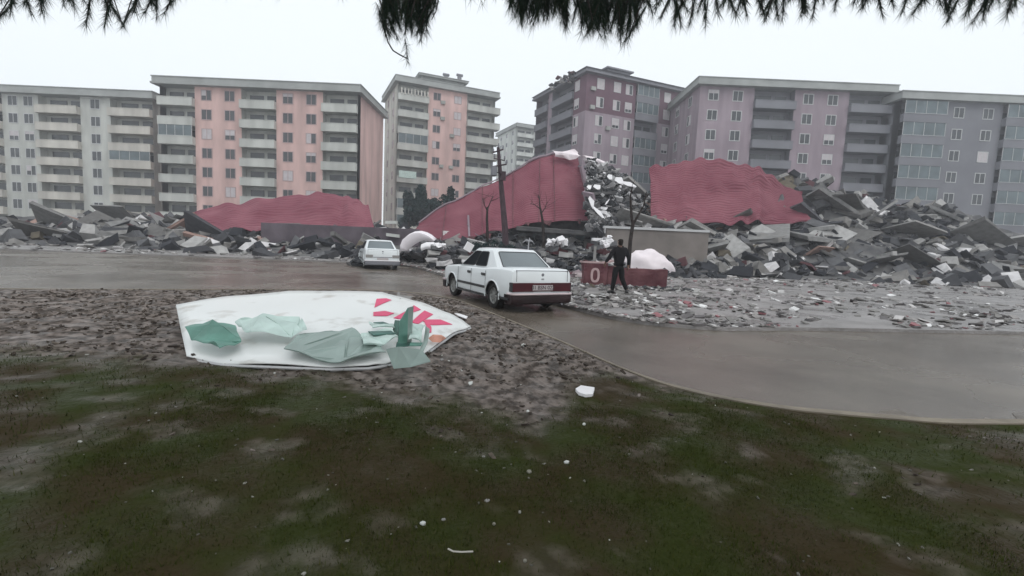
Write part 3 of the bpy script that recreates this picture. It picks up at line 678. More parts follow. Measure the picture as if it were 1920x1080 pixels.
# crushed white canopy: curved shell with a torn crescent front
OUT = [(751,471),(751,460),(755,450),(763,443),(774,438),(786,437),(797,440),(806,445),(814,452)]; INN = [(764,471),(765,468),(769,465),(774,461),(780,457),(787,453),(795,451),(803,452),(812,454)]
b = MB(); Yc = 27.0
ou = [A(x,y,Yc) for x,y in OUT]; inn_ = [A(x,y,Yc+.05) for x,y in INN]; dz_ = ou[0].z-.07
for k_ in range(8):
    b.poly([ou[k_], ou[k_+1], inn_[k_+1], inn_[k_]])
    m0 = ou[k_]+Vector((0,.7,.12)); m1 = ou[k_+1]+Vector((0,.7,.12)); e0 = ou[k_]+Vector((.1,1.7,-.15)); e1 = ou[k_+1]+Vector((.1,1.7,-.15))
    b.poly([ou[k_+1], ou[k_], m0, m1]); b.poly([m1, m0, e0, e1])
o = b.build('fallen_canopy', mat('bright canopy', (.86,.80,.83), .5, .03), smooth=True, angle=60); solid(o, .05); set_origin(o, A(785,471,27)); tag(o, 'crushed rounded white canopy lying at the left end of the maroon wall', 'canopy')
b = MB(); pts = [(790,463),(800,459),(812,459),(822,462),(832,468)]
crumple(b, [(A(x,y,26.6)+Vector((0,0,.13)), A(x,y+3,26.4)-Vector((0,0,.12))) for x, y in pts], bulge=.15)
o = solid(b.build('bent_strip', MT['white']), .04); set_origin(o, A(790,465,26.5)); tag(o, 'bent white strip of sheeting beside the crushed canopy', 'sheeting')
# little white pieces in the debris
for i, (px, py, Y, wd, ht, rot, lb) in enumerate([(879,463,24,.36,.42,.5,'white tilted box sticking out of rubble just left of the sedan roof'),(824,461,24,.4,.2,.1,'small white panel at the foot of the maroon wall'),(1033,456,26,.45,.35,.2,'crumpled pale bag on the debris, left one of a pair'),
        (1053,452,26,.5,.55,-.3,'crumpled pale bag on the debris, right one of a pair'),(1120,449,27,.6,.16,0,'flat white board left of the bright white bags'),(1138,451,27,.6,.3,.2,'upper bright white bag beside the beige wall'),(1136,457,26.5,.5,.3,.1,'lower bright white bag beside the beige wall')]):
    c_ = A(px,py,Y); T = Matrix.Rotation(rot,4,'Y') @ Matrix.Rotation(.3,4,'Z'); b = MB(); b.box((-wd/2,-.12,-ht/2),(wd/2,.12,ht/2),0,T)
    if i in (0,4): o = b.build('white_box' if i != 4 else 'white_board', MT['white']); o.location = c_
    else:
        for q in range(9): chunk(b, (random.gauss(0,wd*.28), random.gauss(0,.1), random.gauss(0,ht*.2)), (wd*random.uniform(.3,.7), .2, ht*random.uniform(.2,.6)), .9, .45)
        b.f = b.f[6:]; b.mi = b.mi[6:]; o = b.build('plastic_bag', MT['white'], smooth=False); o.location = c_
    tag(o, lb, 'board' if i == 4 else ('bag' if 'bag' in lb else 'box'))
    bpy.context.view_layer.update()
    # prop of rubble under it so that it rests on something
    pb2 = MB()
    for q in range(8): chunk(pb2, (c_.x+random.gauss(0,.25), Y+.1+random.gauss(0,.15), .07+(c_.z-ht/2-.07)*(q+.5)/8), (.6,.5,max(.12,(c_.z-ht/2)/6)), .3)
    tag(pb2.build('rubble', MT['chunks'], fix=False), 'small stack of rubble under the pale pieces', 'rubble', kind='stuff')
# front debris bank that rises between pavement and the collapsed building
fb = MB()
for i in range(5200):
    x = random.uniform(-8.5, 12); y = random.uniform(22, 34)
    if -7.5 < x < -3.2 and y < 27.8 + (x+7)*.3: continue
    lo = interp(x, [(-9,25),(-4,23.5),(2,23),(8,25),(12,27)])
    if y < lo: continue
    h = min(1, (y-lo)/4)*interp(x, [(-9,.5),(-4,.7),(0,1.1),(5,1.2),(8,.7),(12,.3)])
    s = random.choice((.08,.12,.18,.25,.38)); chunk(fb, (x, y, .07+h*random.random()), (s*random.uniform(.8,2.6), s, s*random.choice((.15,.4,.7))), .8)
tag(fb.build('rubble', island_mat('dark small rubble', ((0,(.035,.037,.042)),(.35,(.07,.07,.075)),(.65,(.12,.115,.115)),(.86,(.20,.19,.19)),(.965,(.5,.49,.5)))), fix=False), 'low dark bank of small debris between the pavement and the maroon wall', 'rubble', kind='stuff')

lf = MB()
for i in range(420):
    px = random.uniform(1036, 1112); py = random.uniform(484, 520); p = gnd(px, py, .07); s = random.uniform(.1,.3); chunk(lf, (p.x, p.y, .07+random.random()*.35*(1-(py-484)/60)), (s*2.2, s*1.4, s*.2), .5)
tag(lf.build('rubble', island_mat('lilac plaster', ((0,(.16,.12,.13)),(.4,(.24,.19,.2)),(.75,(.33,.28,.28)),(.93,(.12,.05,.06)))), fix=False), 'dusty pink and lilac plaster pieces right behind the boot of the sedan', 'rubble', kind='stuff')
# ------------------------------------------------------------------ foliage helpers
def leaf_cloud(n_, centers, size, mode='leaf'):
    out_ = []
    cs = np.array([c[:3] for c in centers]); rs = np.array([c[3:6] for c in centers]); idx = rng.integers(0, len(centers), n_)
    d = rng.normal(size=(n_,3)); d /= np.linalg.norm(d, axis=1)[:,None]; rad = rng.uniform(.55, 1.05, n_)**.6
    P = cs[idx] + d*rad[:,None]*rs[idx]
    a = rng.normal(size=(n_,3)); a /= np.linalg.norm(a, axis=1)[:,None]; b_ = np.cross(a, rng.normal(size=(n_,3))); b_ /= np.linalg.norm(b_, axis=1)[:,None]
    s = size*rng.uniform(.5,1.3,n_)[:,None]
    return np.stack([P-a*s, P+b_*s*.8, P+a*s], 1).reshape(-1,3)
def evergreen(name, label, base, h, r, n_, group=None):
    t = thing(name, label, 'tree', base, 0, group)
    b = MB(); b.tube([(0,0,0),(.1,0,h*.4),(0,.1,h*.9)], [.22,.16,.05], 8); b.build('trunk', MT['bark'], t)
    cen = []
    for i in range(16):
        zz = random.uniform(.22,.92); k_ = (1-zz)*.9+.25; an = random.uniform(0,6.28)
        cen.append((math.cos(an)*r*k_*.6, math.sin(an)*r*k_*.6, zz*h, r*k_*.5, r*k_*.5, h*.12))
    o = tri_mesh('crown', leaf_cloud(n_, cen, .28), MT['leafd'], t); return t
p = gnd(795, 466); evergreen('evergreen_tree', 'dark bluish evergreen in front of the pink and grey block', (at(798,430,70).x, 70, 0), at(795,350,70).z, 4.0, 8000)
evergreen('evergreen_tree', 'smaller dark evergreen beside the shop fronts at the left of the larger one', (at(765,430,72).x, 72, 0), at(765,358,72).z, 2.0, 2200)
evergreen('evergreen_tree', 'dark bush peeking over the low end of the maroon wall', (at(838,430,64).x, 64, 0), at(838,352,64).z, 2.3, 2200)
# dark shrub behind the sedan roof
t = thing('shrub', 'dark green shrub among the debris directly behind the sedan roof', 'shrub', (at(925,470,27).x, 27, .07))
zc = at(925,455,27).z; b = MB()
for i in range(7): a_ = i*.9; b.tube([(0,0,0),(math.cos(a_)*.5,math.sin(a_)*.3,zc*.5),(math.cos(a_)*1.0,math.sin(a_)*.5,zc)], [.03,.02,.01], 5)
b.build('stem', MT['bark'], t)
tri_mesh('foliage', leaf_cloud(5200, [(-.9,0,.9,.6,.5,.55),(0,0,1.0,.7,.5,.62),(.9,0,.85,.6,.5,.5),(1.5,.1,.5,.4,.4,.4),(-1.3,.1,.5,.35,.4,.4)], .075), MT['leafd'], t)

def bare_tree(label, base, paths, group='thin bare street trees'):
    t = thing('bare_tree', label, 'tree', base, 0, group); b0 = Vector(base)
    tr_ = MB(); pts, rr_ = paths[0]; tr_.tube([Vector(p)-b0 for p in pts], rr_, 7); tr_.build('trunk', MT['bark'], t)
    for pts, rr_ in paths[1:]:
        b = MB(); b.tube([Vector(p)-b0 for p in pts], rr_, 6)
        for i in range(5):
            k_ = random.uniform(.3,1); j = int(k_*(len(pts)-1)-.01); f = k_*(len(pts)-1)-j; s = Vector(pts[j]).lerp(Vector(pts[j+1]), f)-b0; dd = Vector((random.gauss(0,.5), random.gauss(0,.4), random.uniform(.3,.9)))
            b.tube([s, s+dd*.35, s+dd*.75+Vector((random.gauss(0,.08),0,0))], [rr_[-1]*.7, rr_[-1]*.5, rr_[-1]*.25], 4)
        b.build('branch', MT['bark'], t)
Yt = 21.0
bare_tree('bare forked tree in front of the beige wall at the right edge', (A(1180,476,Yt).x, Yt, .05),
    [([ (A(1180,476,Yt).x,Yt,.05), A(1182,450,Yt), A(1185,430,Yt), A(1187,418,Yt)], [.09,.085,.08,.075]), ([A(1187,420,Yt),A(1184,405,Yt),A(1183,385,Yt),A(1182,368,Yt),A(1186,350,Yt)],[.07,.06,.05,.04,.02]),
     ([A(1187,420,Yt),A(1194,408,Yt),A(1200,398,Yt),A(1207,385,Yt),A(1212,360,Yt)],[.065,.05,.045,.04,.02])])
Yt = 30.0
bare_tree('thin bare tree against the middle of the maroon wall', (A(1020,470,Yt).x, Yt, .05),
    [([(A(1020,476,Yt).x,Yt,.05),A(1019,440,Yt),A(1017,412,Yt),A(1013,390,Yt)],[.10,.09,.08,.06]),([A(1013,392,Yt),A(1012,380,Yt),A(1010,366,Yt)],[.05,.04,.02]),([A(1015,400,Yt),A(1022,390,Yt),A(1026,378,Yt)],[.04,.03,.02]),([A(1013,392,Yt),A(1003,384,Yt),A(994,382,Yt)],[.035,.025,.015])])
bare_tree('short stump-like bare tree left of the utility pole', (A(915,470,Yt).x, Yt, .05),
    [([(A(915,474,Yt).x,Yt,.05),A(914,440,Yt),A(913,410,Yt),A(914,388,Yt)],[.10,.09,.08,.06]),([A(914,392,Yt),A(919,380,Yt),A(924,368,Yt)],[.05,.03,.02]),([A(914,396,Yt),A(908,384,Yt),A(905,372,Yt)],[.05,.03,.02])])
# white snapped sapling behind the sedan
b = MB(); q0 = A(989,470,24); b.tube([(q0.x,24,.07),A(991,458,24),A(993,446,24)],[.035,.03,.02],6)
for dx, dy in ((-12,3),(-7,-3),(6,0),(10,6),(3,-4)): b.tube([A(992,452,24),A(992+dx*.6,452+dy*.4-2,24),A(992+dx,452+dy,24)],[.025,.02,.012],5)
o = b.build('sapling', mat('pale bark', (.42,.42,.44), .8)); set_origin(o, (q0.x,24,.07)); tag(o, 'small pale stripped sapling just above the sedan roof', 'sapling')

# ------------------------------------------------------------------ utility pole
Yp = 34.0; pbase = Vector((A(950,470,Yp).x, Yp, .05)); ptop = A(934,276,Yp)
up_ = thing('utility_pole', 'leaning dark utility pole with crossarms in front of the maroon wall', 'utility pole', pbase)
L = lambda v: Vector(v)-pbase
b = MB(); b.tube([(0,0,0), L(A(947,430,Yp)), L(A(940,350,Yp)), L(ptop)], [.24,.22,.17,.10], 8); b.build('pole', MT['pole'], up_)
def arm(p, q, r_=.055):
    b = MB(); b.tube([L(A(*p,Yp-.12)), L(A(*q,Yp-.12))], r_, 6); b.build('crossarm', MT['pole'], up_)
arm((924,286),(944,280)); arm((926,297),(947,301),.04); arm((921,313),(950,308)); arm((924,322),(944,325),.04)
for px, py in ((925,283),(943,277),(927,293),(946,297),(922,309),(950,304),(935,273)):
    b = MB(); c_ = L(A(px,py+3,Yp-.12)); b.tube([c_, c_+Vector((0,0,.1)), c_+Vector((0,0,.14)), c_+Vector((0,0,.26))], [.03,.07,.05,.045], 7); b.build('insulator', MT['slate'], up_)
b = MB(); c_ = L(A(926,322,Yp-.4)); b.tube([c_+Vector((0,0,-.25)), c_+Vector((0,0,.35))], .22, 10); b.build('transformer', MT['slate'], up_)
b = MB(); c_ = L(A(944,330,Yp-.3)); b.box(tuple(c_-Vector((.16,.12,.3))), tuple(c_+Vector((.16,.12,.3)))); b.build('switch_box', MT['pole'], up_)

# ------------------------------------------------------------------ sedan
def loft(stations):
    mb = MB(); n_ = len(stations[0]); vs = [p for s in stations for p in s]
    fs = []
    for i in range(len(stations)-1):
        for j in range(n_): fs.append((i*n_+j, i*n_+(j+1) % n_, (i+1)*n_+(j+1) % n_, (i+1)*n_+j))
    fs.append(tuple(range(n_))[::-1]); fs.append(tuple((len(stations)-1)*n_+j for j in range(n_)))
    return mb.mesh(vs, fs)
WR = .295; XR, XF = -1.18, 1.30
def sedan(label, loc, rz, tail_style, plate_txt):
    t = thing('sedan', label, 'car', loc, rz)
    ST = [(-2.07,.745,.90,.46),(-2.045,.785,.955,.36),(-1.95,.805,.985,.27),(-1.55,.82,.99,.24),(-1.18,.83,.975,.24),(-.6,.835,.93,.24),(.1,.835,.915,.24),(.9,.83,.905,.24),(1.3,.822,.885,.24),(1.75,.805,.85,.26),(1.95,.79,.825,.30),(2.04,.755,.79,.38)]
    def sec(x, w_, zt, zb):
        half = [(w_-.14,zb),(w_-.04,zb+.05),(w_-.005,min(.46,zb+.2)),(w_,.60),(w_-.012,zt-.13),(w_-.03,zt-.05),(w_-.075,zt-.008)]
        return [(x,-y,z) for y, z in reversed(half)] + [(x,y,z) for y, z in half] + [(x,w_*.5,zt+.006),(x,-w_*.5,zt+.006)]
    body = loft([sec(*s) for s in ST]).build('body', [MT['paint'], MT['black']], t, smooth=True, angle=32)
    cut = MB()
    for xx in (XR, XF):
        for s in (-1, 1):
            cut.tube([(xx, s*.56, WR), (xx, s*1.0, WR)], .355, 32)
    co = cut.build('cut', MT['black']); co.parent = t
    md = body.modifiers.new('c', 'BOOLEAN'); md.object = co; md.operation = 'DIFFERENCE'; md.solver = 'EXACT'
    applied(body); bpy.data.objects.remove(co)
    for p in body.data.polygons:
        c_ = p.center
        for xx in (XR, XF):
            if math.hypot(c_.x-xx, c_.z-WR) < .357 and abs(c_.y) < .9 and (abs(p.normal.y) < .3 or abs(c_.y) < .6): p.material_index = 1
        if c_.z < .26 and p.normal.z < -.5: p.material_index = 1
    # arch lips
    for xx in (XR, XF):
        for s in (-1, 1):
            b = MB(); b.tube([(xx+.365*math.cos(a_), s*.828, WR+.365*math.sin(a_)) for a_ in [R(-8+i*196/18) for i in range(19)]], .016, 6); b.build('arch_lip', MT['paint'], t, smooth=True)
    # greenhouse
    g0 = [(-1.36,.74,.95),(.93,.745,.90)]; zr = 1.345
    lo_ = [(-1.38,-.70,.945),(-1.30,-.765,.94),(.84,-.77,.90),(.96,-.70,.895),(.96,.70,.895),(.84,.77,.90),(-1.30,.765,.94),(-1.38,.70,.945)]
    hi_ = [(-.80,-.56,zr),(-.73,-.605,zr-.005),(.16,-.61,zr),(.24,-.56,zr),(.24,.56,zr),(.16,.61,zr),(-.73,.605,zr-.005),(-.80,.56,zr)]
    h2 = [(x*.93-.02,y*.92,zr+.035) for x, y, z in hi_]; h3 = [(x*.6,y*.6,zr+.055) for x, y, z in hi_]
    gh = loft([lo_,hi_,h2,h3]).build('cabin', MT['paint'], t, smooth=True, angle=30)
    # glass helper on a quad (bl, br, tr, tl) with margins
    def glass(name, bl, br, tr2, tl, mt, u0=0.,u1=1.,v0=0.,v1=1., off=.006, poly=None, label_=None):
        bl, br, tr2, tl = map(Vector, (bl, br, tr2, tl)); nn = (br-bl).cross(tl-bl).normalized()
        P = lambda u, v: bl.lerp(br, u).lerp(tl.lerp(tr2, u), v)
        pl = poly or [(u0,v0),(u1,v0),(u1,v1),(u0,v1)]
        # round the corners
        pr_ = []
        for i in range(len(pl)):
            a_, c0, c1 = Vector(pl[i-1]), Vector(pl[i]), Vector(pl[(i+1) % len(pl)])
            d0 = (a_-c0); d1 = (c1-c0); k0 = min(.06, d0.length*.3)/d0.length; k1 = min(.06, d1.length*.3)/d1.length
            p0 = c0+d0*k0; p2 = c0+d1*k1; pr_ += [p0, c0*.5+(p0+p2)*.25, p2]
        b = MB(); b.prism([P(p.x,p.y)+nn*off for p in pr_], -nn*.012); o = b.build(name, mt, t)
        b = MB(); pts = [P(p.x,p.y)+nn*(off+.002) for p in pr_]; b.tube(pts+[pts[0]], .011, 5, cap=False); b.build('seal', MT['black'], o, fix=False)
        return o
    glass('rear_window', (-1.38,.70,.945),(-1.38,-.70,.945),(-.80,-.56,zr),(-.80,.56,zr), MT['rglass'], .045,.955,.05,.92)
    glass('windscreen', (.96,-.70,.895),(.96,.70,.895),(.24,.56,zr),(.24,-.56,zr), MT['cglass'], .04,.96,.06,.92)
    for s in (1, -1):
        Q = ((.84,s*.77,.90),(-1.30,s*.765,.94),(-.73,s*.605,zr-.005),(.16,s*.61,zr))
        if s < 0: Q = (Q[1],Q[0],Q[3],Q[2])
        f_ = (lambda p: p) if s > 0 else (lambda p: [(1-u, v) for u, v in reversed(p)])
        glass('front_window', *Q, MT['cglass'], poly=f_([(.045,.06),(.405,.06),(.385,.9),(.06,.9)]))
        glass('back_window', *Q, MT['cglass'], poly=f_([(.435,.06),(.735,.06),(.80,.9),(.42,.9)]))
        b = MB(); b.box((XF-.42,s*.832-.012,.435),(XR+.40,s*.832+.012,.495)); b.build('side_trim', MT['black'], t)
        b = MB()
        for xx in (.86,.0,-.82): b.box((xx-.004,s*.8335-.003,.28),(xx+.004,s*.8335+.003,.86))
        b.build('door_gap', MT['black'], t)
        for xx, nm in ((.13,''),(-.70,'')):
            b = MB(); b.box((xx-.09,s*.835-.008,.735),(xx+.09,s*.835+.022,.80)); bevel(b.build('door_handle', MT['black'], t), .012)
        b = MB(); b.box((.70,s*.80,.93),(.82,s*.97,1.07)); b.box((.72,s*.76,.92),(.78,s*.82,.97)); bevel(b.build('wing_mirror', MT['black'], t), .03, 3)
        b = MB(); b.box((-1.98,s*.795,.28),(XR-.37,s*.835,.325)); b.box((XR+.37,s*.79,.235),(XF-.37,s*.838,.27)); b.build('sill', MT['black'], t)
    # wheels
    for xx in (XR, XF):
        for s in (-1, 1):
            w_ = bpy.data.objects.new('wheel', None); link(w_, t); w_.location = (xx, s*.70, WR)
            T = Matrix.Rotation(R(90)*s, 4, 'Z')
            b = MB(); b.lathe([(.19,-.085),(.25,-.092),(.283,-.085),(WR,-.06),(WR,.06),(.283,.085),(.25,.092),(.195,.085),(.185,.05),(.19,-.085)], T); b.build('tyre', MT['rubber'], w_, smooth=True)
            b = MB(); b.lathe([(.196,.075),(.188,.083),(.178,.06),(.172,.02),(.05,.02)], T); b.lathe([(.0,.055),(.035,.055),(.045,.045),(.05,.02)], T, 14)
            for k_ in range(8):
                a_ = k_*math.pi/4; TT = T @ Matrix.Rotation(a_, 4, 'X'); b.box((.02,-.018,.04),(.062,.018,.182), 0, TT)
            b.build('rim', MT['rim'], w_, smooth=True)
            b = MB(); b.lathe([(.0,.016),(.185,.016)], T, 20); b.build('brake_disc', MT['black'], w_)
    # tail
    def band(name, x0, y0, y1, z0, z1, mt, d=.03, par=None, bv=.01):
        b = MB(); b.box((x0-d,y0,z0),(x0,y1,z1)); o = b.build(name, mt, par or t); bevel(o, bv, 2); return o
    if tail_style == 'red':
        band('tail_light', -2.062, .22, .775, .475, .675, MT['tail'], .03); band('tail_light', -2.062, -.775, -.22, .475, .675, MT['tail'], .03)
        band('tail_panel', -2.062, -.215, .215, .478, .672, MT['tail'], .026)
        for s in (1,-1): b = MB(); b.box((-2.08,s*.76,.47),(-1.95,s*.80,.68)); bevel(b.build('light_surround', MT['black'], t), .012)
        pl = band('number_plate', -2.09, -.27, .27, .505, .625, MT['plate'], .012, bv=.004)
    else:
        band('tail_light', -2.062, .45, .775, .56, .70, MT['conc'], .03); band('tail_light', -2.062, -.775, -.45, .56, .70, MT['conc'], .03)
        band('tail_panel', -2.062, -.44, .44, .565, .60, MT['slate'], .012)
        pl = band('number_plate', -2.085, -.26, .26, .45, .555, MT['plate'], .012, bv=.004)
    if plate_txt:
        tm = text_polys(plate_txt, .125); tm.transform(Matrix(((0,0,1,0),(-1,0,0,0),(0,1,0,0),(0,0,0,1)))); tm.transform(Matrix.Scale(-1,4,(1,0,0))) if False else None
        tm.transform(Matrix.Translation((-2.107,0,.565)) ); tm.materials.clear(); tm.materials.append(MT['ink']); o = bpy.data.objects.new('plate_lettering', tm); link(o, pl)
    # trunk details
    b = MB(); y_ = .68; gz0, gz1 = .70, .935
    for s in (1,-1): b.box((-2.078,s*y_-.004,gz0),(-2.03,s*y_+.004,gz1+.02))
    b.box((-2.06,-y_,.938),(-2.045,y_,.95)); b.build('boot_gap', MT['slate'], t)
    b = MB(); T = Matrix.Translation((-2.066,0,.855)) @ Matrix.Rotation(math.pi,4,'Z'); b.lathe([(0,.012),(.03,.012),(.036,.004),(.038,0)], T, 16); b.build('badge', MT['slate'], t)
    b = MB(); b.box((-2.085,-.03,.752),(-2.066,.03,.772)); b.build('boot_lock', MT['slate'], t)
    # bumpers
    for sx, x0 in ((-1,-2.10),(1,2.06)):
        b = MB()
        prof = [(0,.40),(.045,.395),(.055,.34),(.045,.24),(.0,.20),(-.12,.20),(-.12,.40)]
        st_ = []
        for y, dx in ((-.80,-.24),(-.80,-.06),(-.73,.0),(-.4,.02),(0,.025),(.4,.02),(.73,.0),(.80,-.06),(.80,-.24)):
            st_.append([(x0+sx*(dx+px_), y, pz) for px_, pz in prof])
        bo = loft(st_).build('bumper', MT['bump'] if tail_style == 'red' else MT['slate'], t, smooth=True)
        b = MB(); b.tube([(x0+sx*(dx+.035), y, .425) for y, dx in ((-.80,-.24),(-.80,-.06),(-.73,.0),(0,.02),(.73,.0),(.80,-.06),(.80,-.24))], .026, 8); b.build('chrome_strip', MT['chrome'] if tail_style == 'red' else MT['white'], bo, smooth=True)
    for s in (1,-1):
        b = MB(); b.box((2.03,s*.42,.58),(2.055,s*.74,.74)); bevel(b.build('headlight', MT['rglass'], t), .02)
    b = MB(); b.box((2.03,-.40,.58),(2.05,.40,.74)); b.build('grille', MT['black'], t)
    b = MB(); b.tube([(-2.17,-.5,.19),(-1.7,-.5,.21)], .024, 10); b.build('exhaust', MT['slate'], t)
    b = MB(); b.box((-1.9,-.6,.20),(1.9,.6,.245)); b.box((XR-.05,-.6,WR-.03),(XR+.05,.6,WR+.03)); b.build('underbody', MT['black'], t)
    return t
rl = gnd(934, 579); fl = gnd(849, 553)
hd = (fl-rl); hd.z = 0; wb_m = hd.length; hd.normalize()
car_yaw = math.atan2(hd.y, hd.x)
lft = Vector((-hd.y, hd.x, 0)); mid = (rl+fl)/2; org = mid - hd*((XR+XF)/2) - lft*.72
print('WHEELBASE measured', wb_m, 'car at', org, 'yaw', math.degrees(car_yaw))
sedan('white boxy sedan with dark red tail lights driving away along the wet road', (org.x, org.y, 0), car_yaw, 'red', '01 BSN 022')
c2 = gnd(738, 507); sedan('white sedan with pale tail lights and white bumper strip, farther along the road', (c2.x-1.35, c2.y+2.1, 0), R(112), 'pale', None)

# ------------------------------------------------------------------ person
def skin(name, joints, edges, mats, parent=None, sub=2):
    me = bpy.data.meshes.new(name); names = list(joints); me.from_pydata([joints[k][0] for k in names], [(names.index(a), names.index(b)) for a, b in edges], [])
    o = bpy.data.objects.new(name, me); link(o, parent)
    md = o.modifiers.new('skin', 'SKIN'); 
    for i, k in enumerate(names):
        r_ = joints[k][1]; r_ = r_ if isinstance(r_, tuple) else (r_, r_); me.skin_vertices[0].data[i].radius = r_
    me.skin_vertices[0].data[0].use_root = True
    sb = o.modifiers.new('sub', 'SUBSURF'); sb.levels = sub; sb.render_levels = sub
    applied(o); o.data.materials.clear(); o.data.materials.append(mats); o.data.polygons.foreach_set('use_smooth', [True]*len(o.data.polygons)); return o
pf = gnd(1157, 551, .07); pz = .07
pr_ = thing('person', 'person in black jacket and trousers striding across the littered pavement', 'person', (pf.x, pf.y, pz), R(14))
# local: x to image right, y away from camera, z up; person seen from behind, walking away to the left, height ~1.76
J = {'pelvis':((0,0,.93),(.145,.11)),'waist':((.0,.0,1.08),(.135,.10)),'chest':((.01,.02,1.28),(.175,.12)),'neckb':((.02,.03,1.45),(.085,.08)),'neck':((.02,.03,1.52),.055),'head0':((.02,.045,1.60),.078),'head1':((.02,.04,1.69),.083),'head2':((.02,.03,1.745),.05),
 'shl':((-.19,.02,1.41),.068),'ell':((-.34,-.02,1.16),.048),'wrl':((-.42,.10,.99),.034),'hal':((-.40,.15,.94),(.04,.022)),
 'shr':((.22,.03,1.41),.068),'elr':((.315,-.03,1.15),.048),'wrr':((.345,.03,.92),.034),'har':((.345,.05,.845),(.022,.042)),
 'hil':((-.09,.0,.86),.105),'knl':((-.10,.06,.48),.068),'anl':((-.135,.10,.11),.045),'tol':((-.25,.17,.045),.04),
 'hir':((.09,0,.86),.105),'knr':((.13,.0,.50),.068),'anr':((.25,-.16,.16),.045),'tor':((.27,-.10,.05),.04)}
E = [('pelvis','waist'),('waist','chest'),('chest','neckb'),('neckb','neck'),('neck','head0'),('head0','head1'),('head1','head2'),('chest','shl'),('shl','ell'),('ell','wrl'),('wrl','hal'),('chest','shr'),('shr','elr'),('elr','wrr'),('wrr','har'),
 ('pelvis','hil'),('hil','knl'),('knl','anl'),('anl','tol'),('pelvis','hir'),('hir','knr'),('knr','anr'),('anr','tor')]
# fingers in the same skeleton
for side, h, dirn, spread, curl in (('l',(-.40,.15,.94),(.0,.35,-.9),(.5,.1,0),(.35,.1,0)),('r',(.345,.05,.845),(0,.12,-1),(0,1,.1),(-.3,.0,0))):
    h = Vector(h); dn = Vector(dirn).normalized(); sp = Vector(spread).normalized(); cu = Vector(curl)
    for i, (o_, ln) in enumerate(((-.030,.066),(-.010,.076),(.010,.072),(.030,.056))):
        a_ = h+dn*.045+sp*o_; b_ = a_+dn*ln*.55; c_ = b_+(dn+cu*1.2).normalized()*ln*.5
        J['f%s%d0' % (side,i)] = (tuple(a_), .010); J['f%s%d1' % (side,i)] = (tuple(b_), .009); J['f%s%d2' % (side,i)] = (tuple(c_), .007)
        E += [('ha'+side,'f%s%d0' % (side,i)),('f%s%d0' % (side,i),'f%s%d1' % (side,i)),('f%s%d1' % (side,i),'f%s%d2' % (side,i))]
    a_ = h-sp*.045+dn*.01; b_ = a_+(dn-sp*.5)*.035
    J['t%s0' % side] = (tuple(a_), .012); J['t%s1' % side] = (tuple(b_), .010); E += [('ha'+side,'t%s0' % side),('t%s0' % side,'t%s1' % side)]
for k_ in ('pelvis','waist','chest','hil','hir','shl','shr'):
    p_, r_ = J[k_]; r_ = r_ if isinstance(r_, tuple) else (r_, r_); J[k_] = (p_, (r_[0]*.72, r_[1]*.72))
body = skin('body', J, E, MT['skin'], pr_)
# face and ears (looking away to the left)
bf = MB(); hc = Vector((.02,.04,1.665)); fd = Vector((-.35,.94,0)).normalized(); rs_ = Vector((fd.y,-fd.x,0))
def blobm(mb, c, r, n_=8):
    mb.tube([c+Vector((0,0,-r)), c+Vector((0,0,-r*.7)), c, c+Vector((0,0,r*.7)), c+Vector((0,0,r))], [r*.15,r*.7,r,r*.7,r*.15], n_)
blobm(bf, hc+fd*.085+Vector((0,0,-.005)), .016)
for s in (-1,1): blobm(bf, hc+rs_*s*.082-Vector((0,0,.01)), .022)
bf.build('nose_and_ears', MT['skin'], pr_, smooth=True)
bf = MB()
for s in (-1,1): blobm(bf, hc+fd*.074+rs_*s*.03+Vector((0,0,.012)), .011)
bf.tube([hc+fd*.078-rs_*.022-Vector((0,0,.045)), hc+fd*.081-Vector((0,0,.047)), hc+fd*.078+rs_*.022-Vector((0,0,.045))], .005, 5)
bf.build('eyes_and_mouth', MT['hair'], pr_)
skin('hair', {'n':((.02,.0,1.53),.055),'a':((.02,.012,1.585),.078),'b':((.02,.018,1.68),.098),'c':((.02,.022,1.75),.07)}, [('n','a'),('a','b'),('b','c')], MT['hair'], pr_)
def fat(keys, d, over=None):
    o_ = {}
    for k in keys:
        p, r_ = J[k]; r_ = r_ if isinstance(r_, tuple) else (r_, r_); r_ = (r_[0]/.72, r_[1]/.72) if k in ('pelvis','waist','chest','hil','hir','shl','shr') else r_; o_[k] = (p, tuple(v+d for v in r_))
    o_.update(over or {}); return o_
jk = fat(['waist','chest','neckb','shl','ell','wrl','shr','elr','wrr'], .022, {'hem':((0,0,.86),(.20,.17)),'mid':((0,0,.97),(.17,.145)),'col':((.02,.03,1.54),(.078,.078)),'wrl':((-.42,.10,.985),.045),'wrr':((.345,.03,.925),.045)})
jk = {'waist':jk.pop('waist'), **jk}
skin('jacket', jk, [('waist','mid'),('mid','hem'),('waist','chest'),('chest','neckb'),('neckb','col'),('chest','shl'),('shl','ell'),('ell','wrl'),('chest','shr'),('shr','elr'),('elr','wrr')], MT['jacket'], pr_)
tk = fat(['pelvis','hil','knl','hir','knr'], .018, {'anl':((-.135,.10,.09),.066),'anr':((.25,-.16,.13),.066),'waist':((0,0,1.0),(.15,.12))})
skin('trousers', tk, [('pelvis','waist'),('pelvis','hil'),('hil','knl'),('knl','anl'),('pelvis','hir'),('hir','knr'),('knr','anr')], MT['trous'], pr_)
for nm, a_, b_ in (('l',(-.13,.09,.065),(-.27,.19,.04)),('r',(.255,-.17,.10),(.275,-.09,.035))):
    a_, b_ = Vector(a_), Vector(b_); hl = a_-(b_-a_).normalized()*.05
    skin('shoe', {'a':(tuple(a_),.058),'h':(tuple(hl),.05),'b':(tuple(b_),.045),'t':(tuple(a_+Vector((0,0,.06))),.055)}, [('a','h'),('a','b'),('a','t')], MT['black'], pr_)

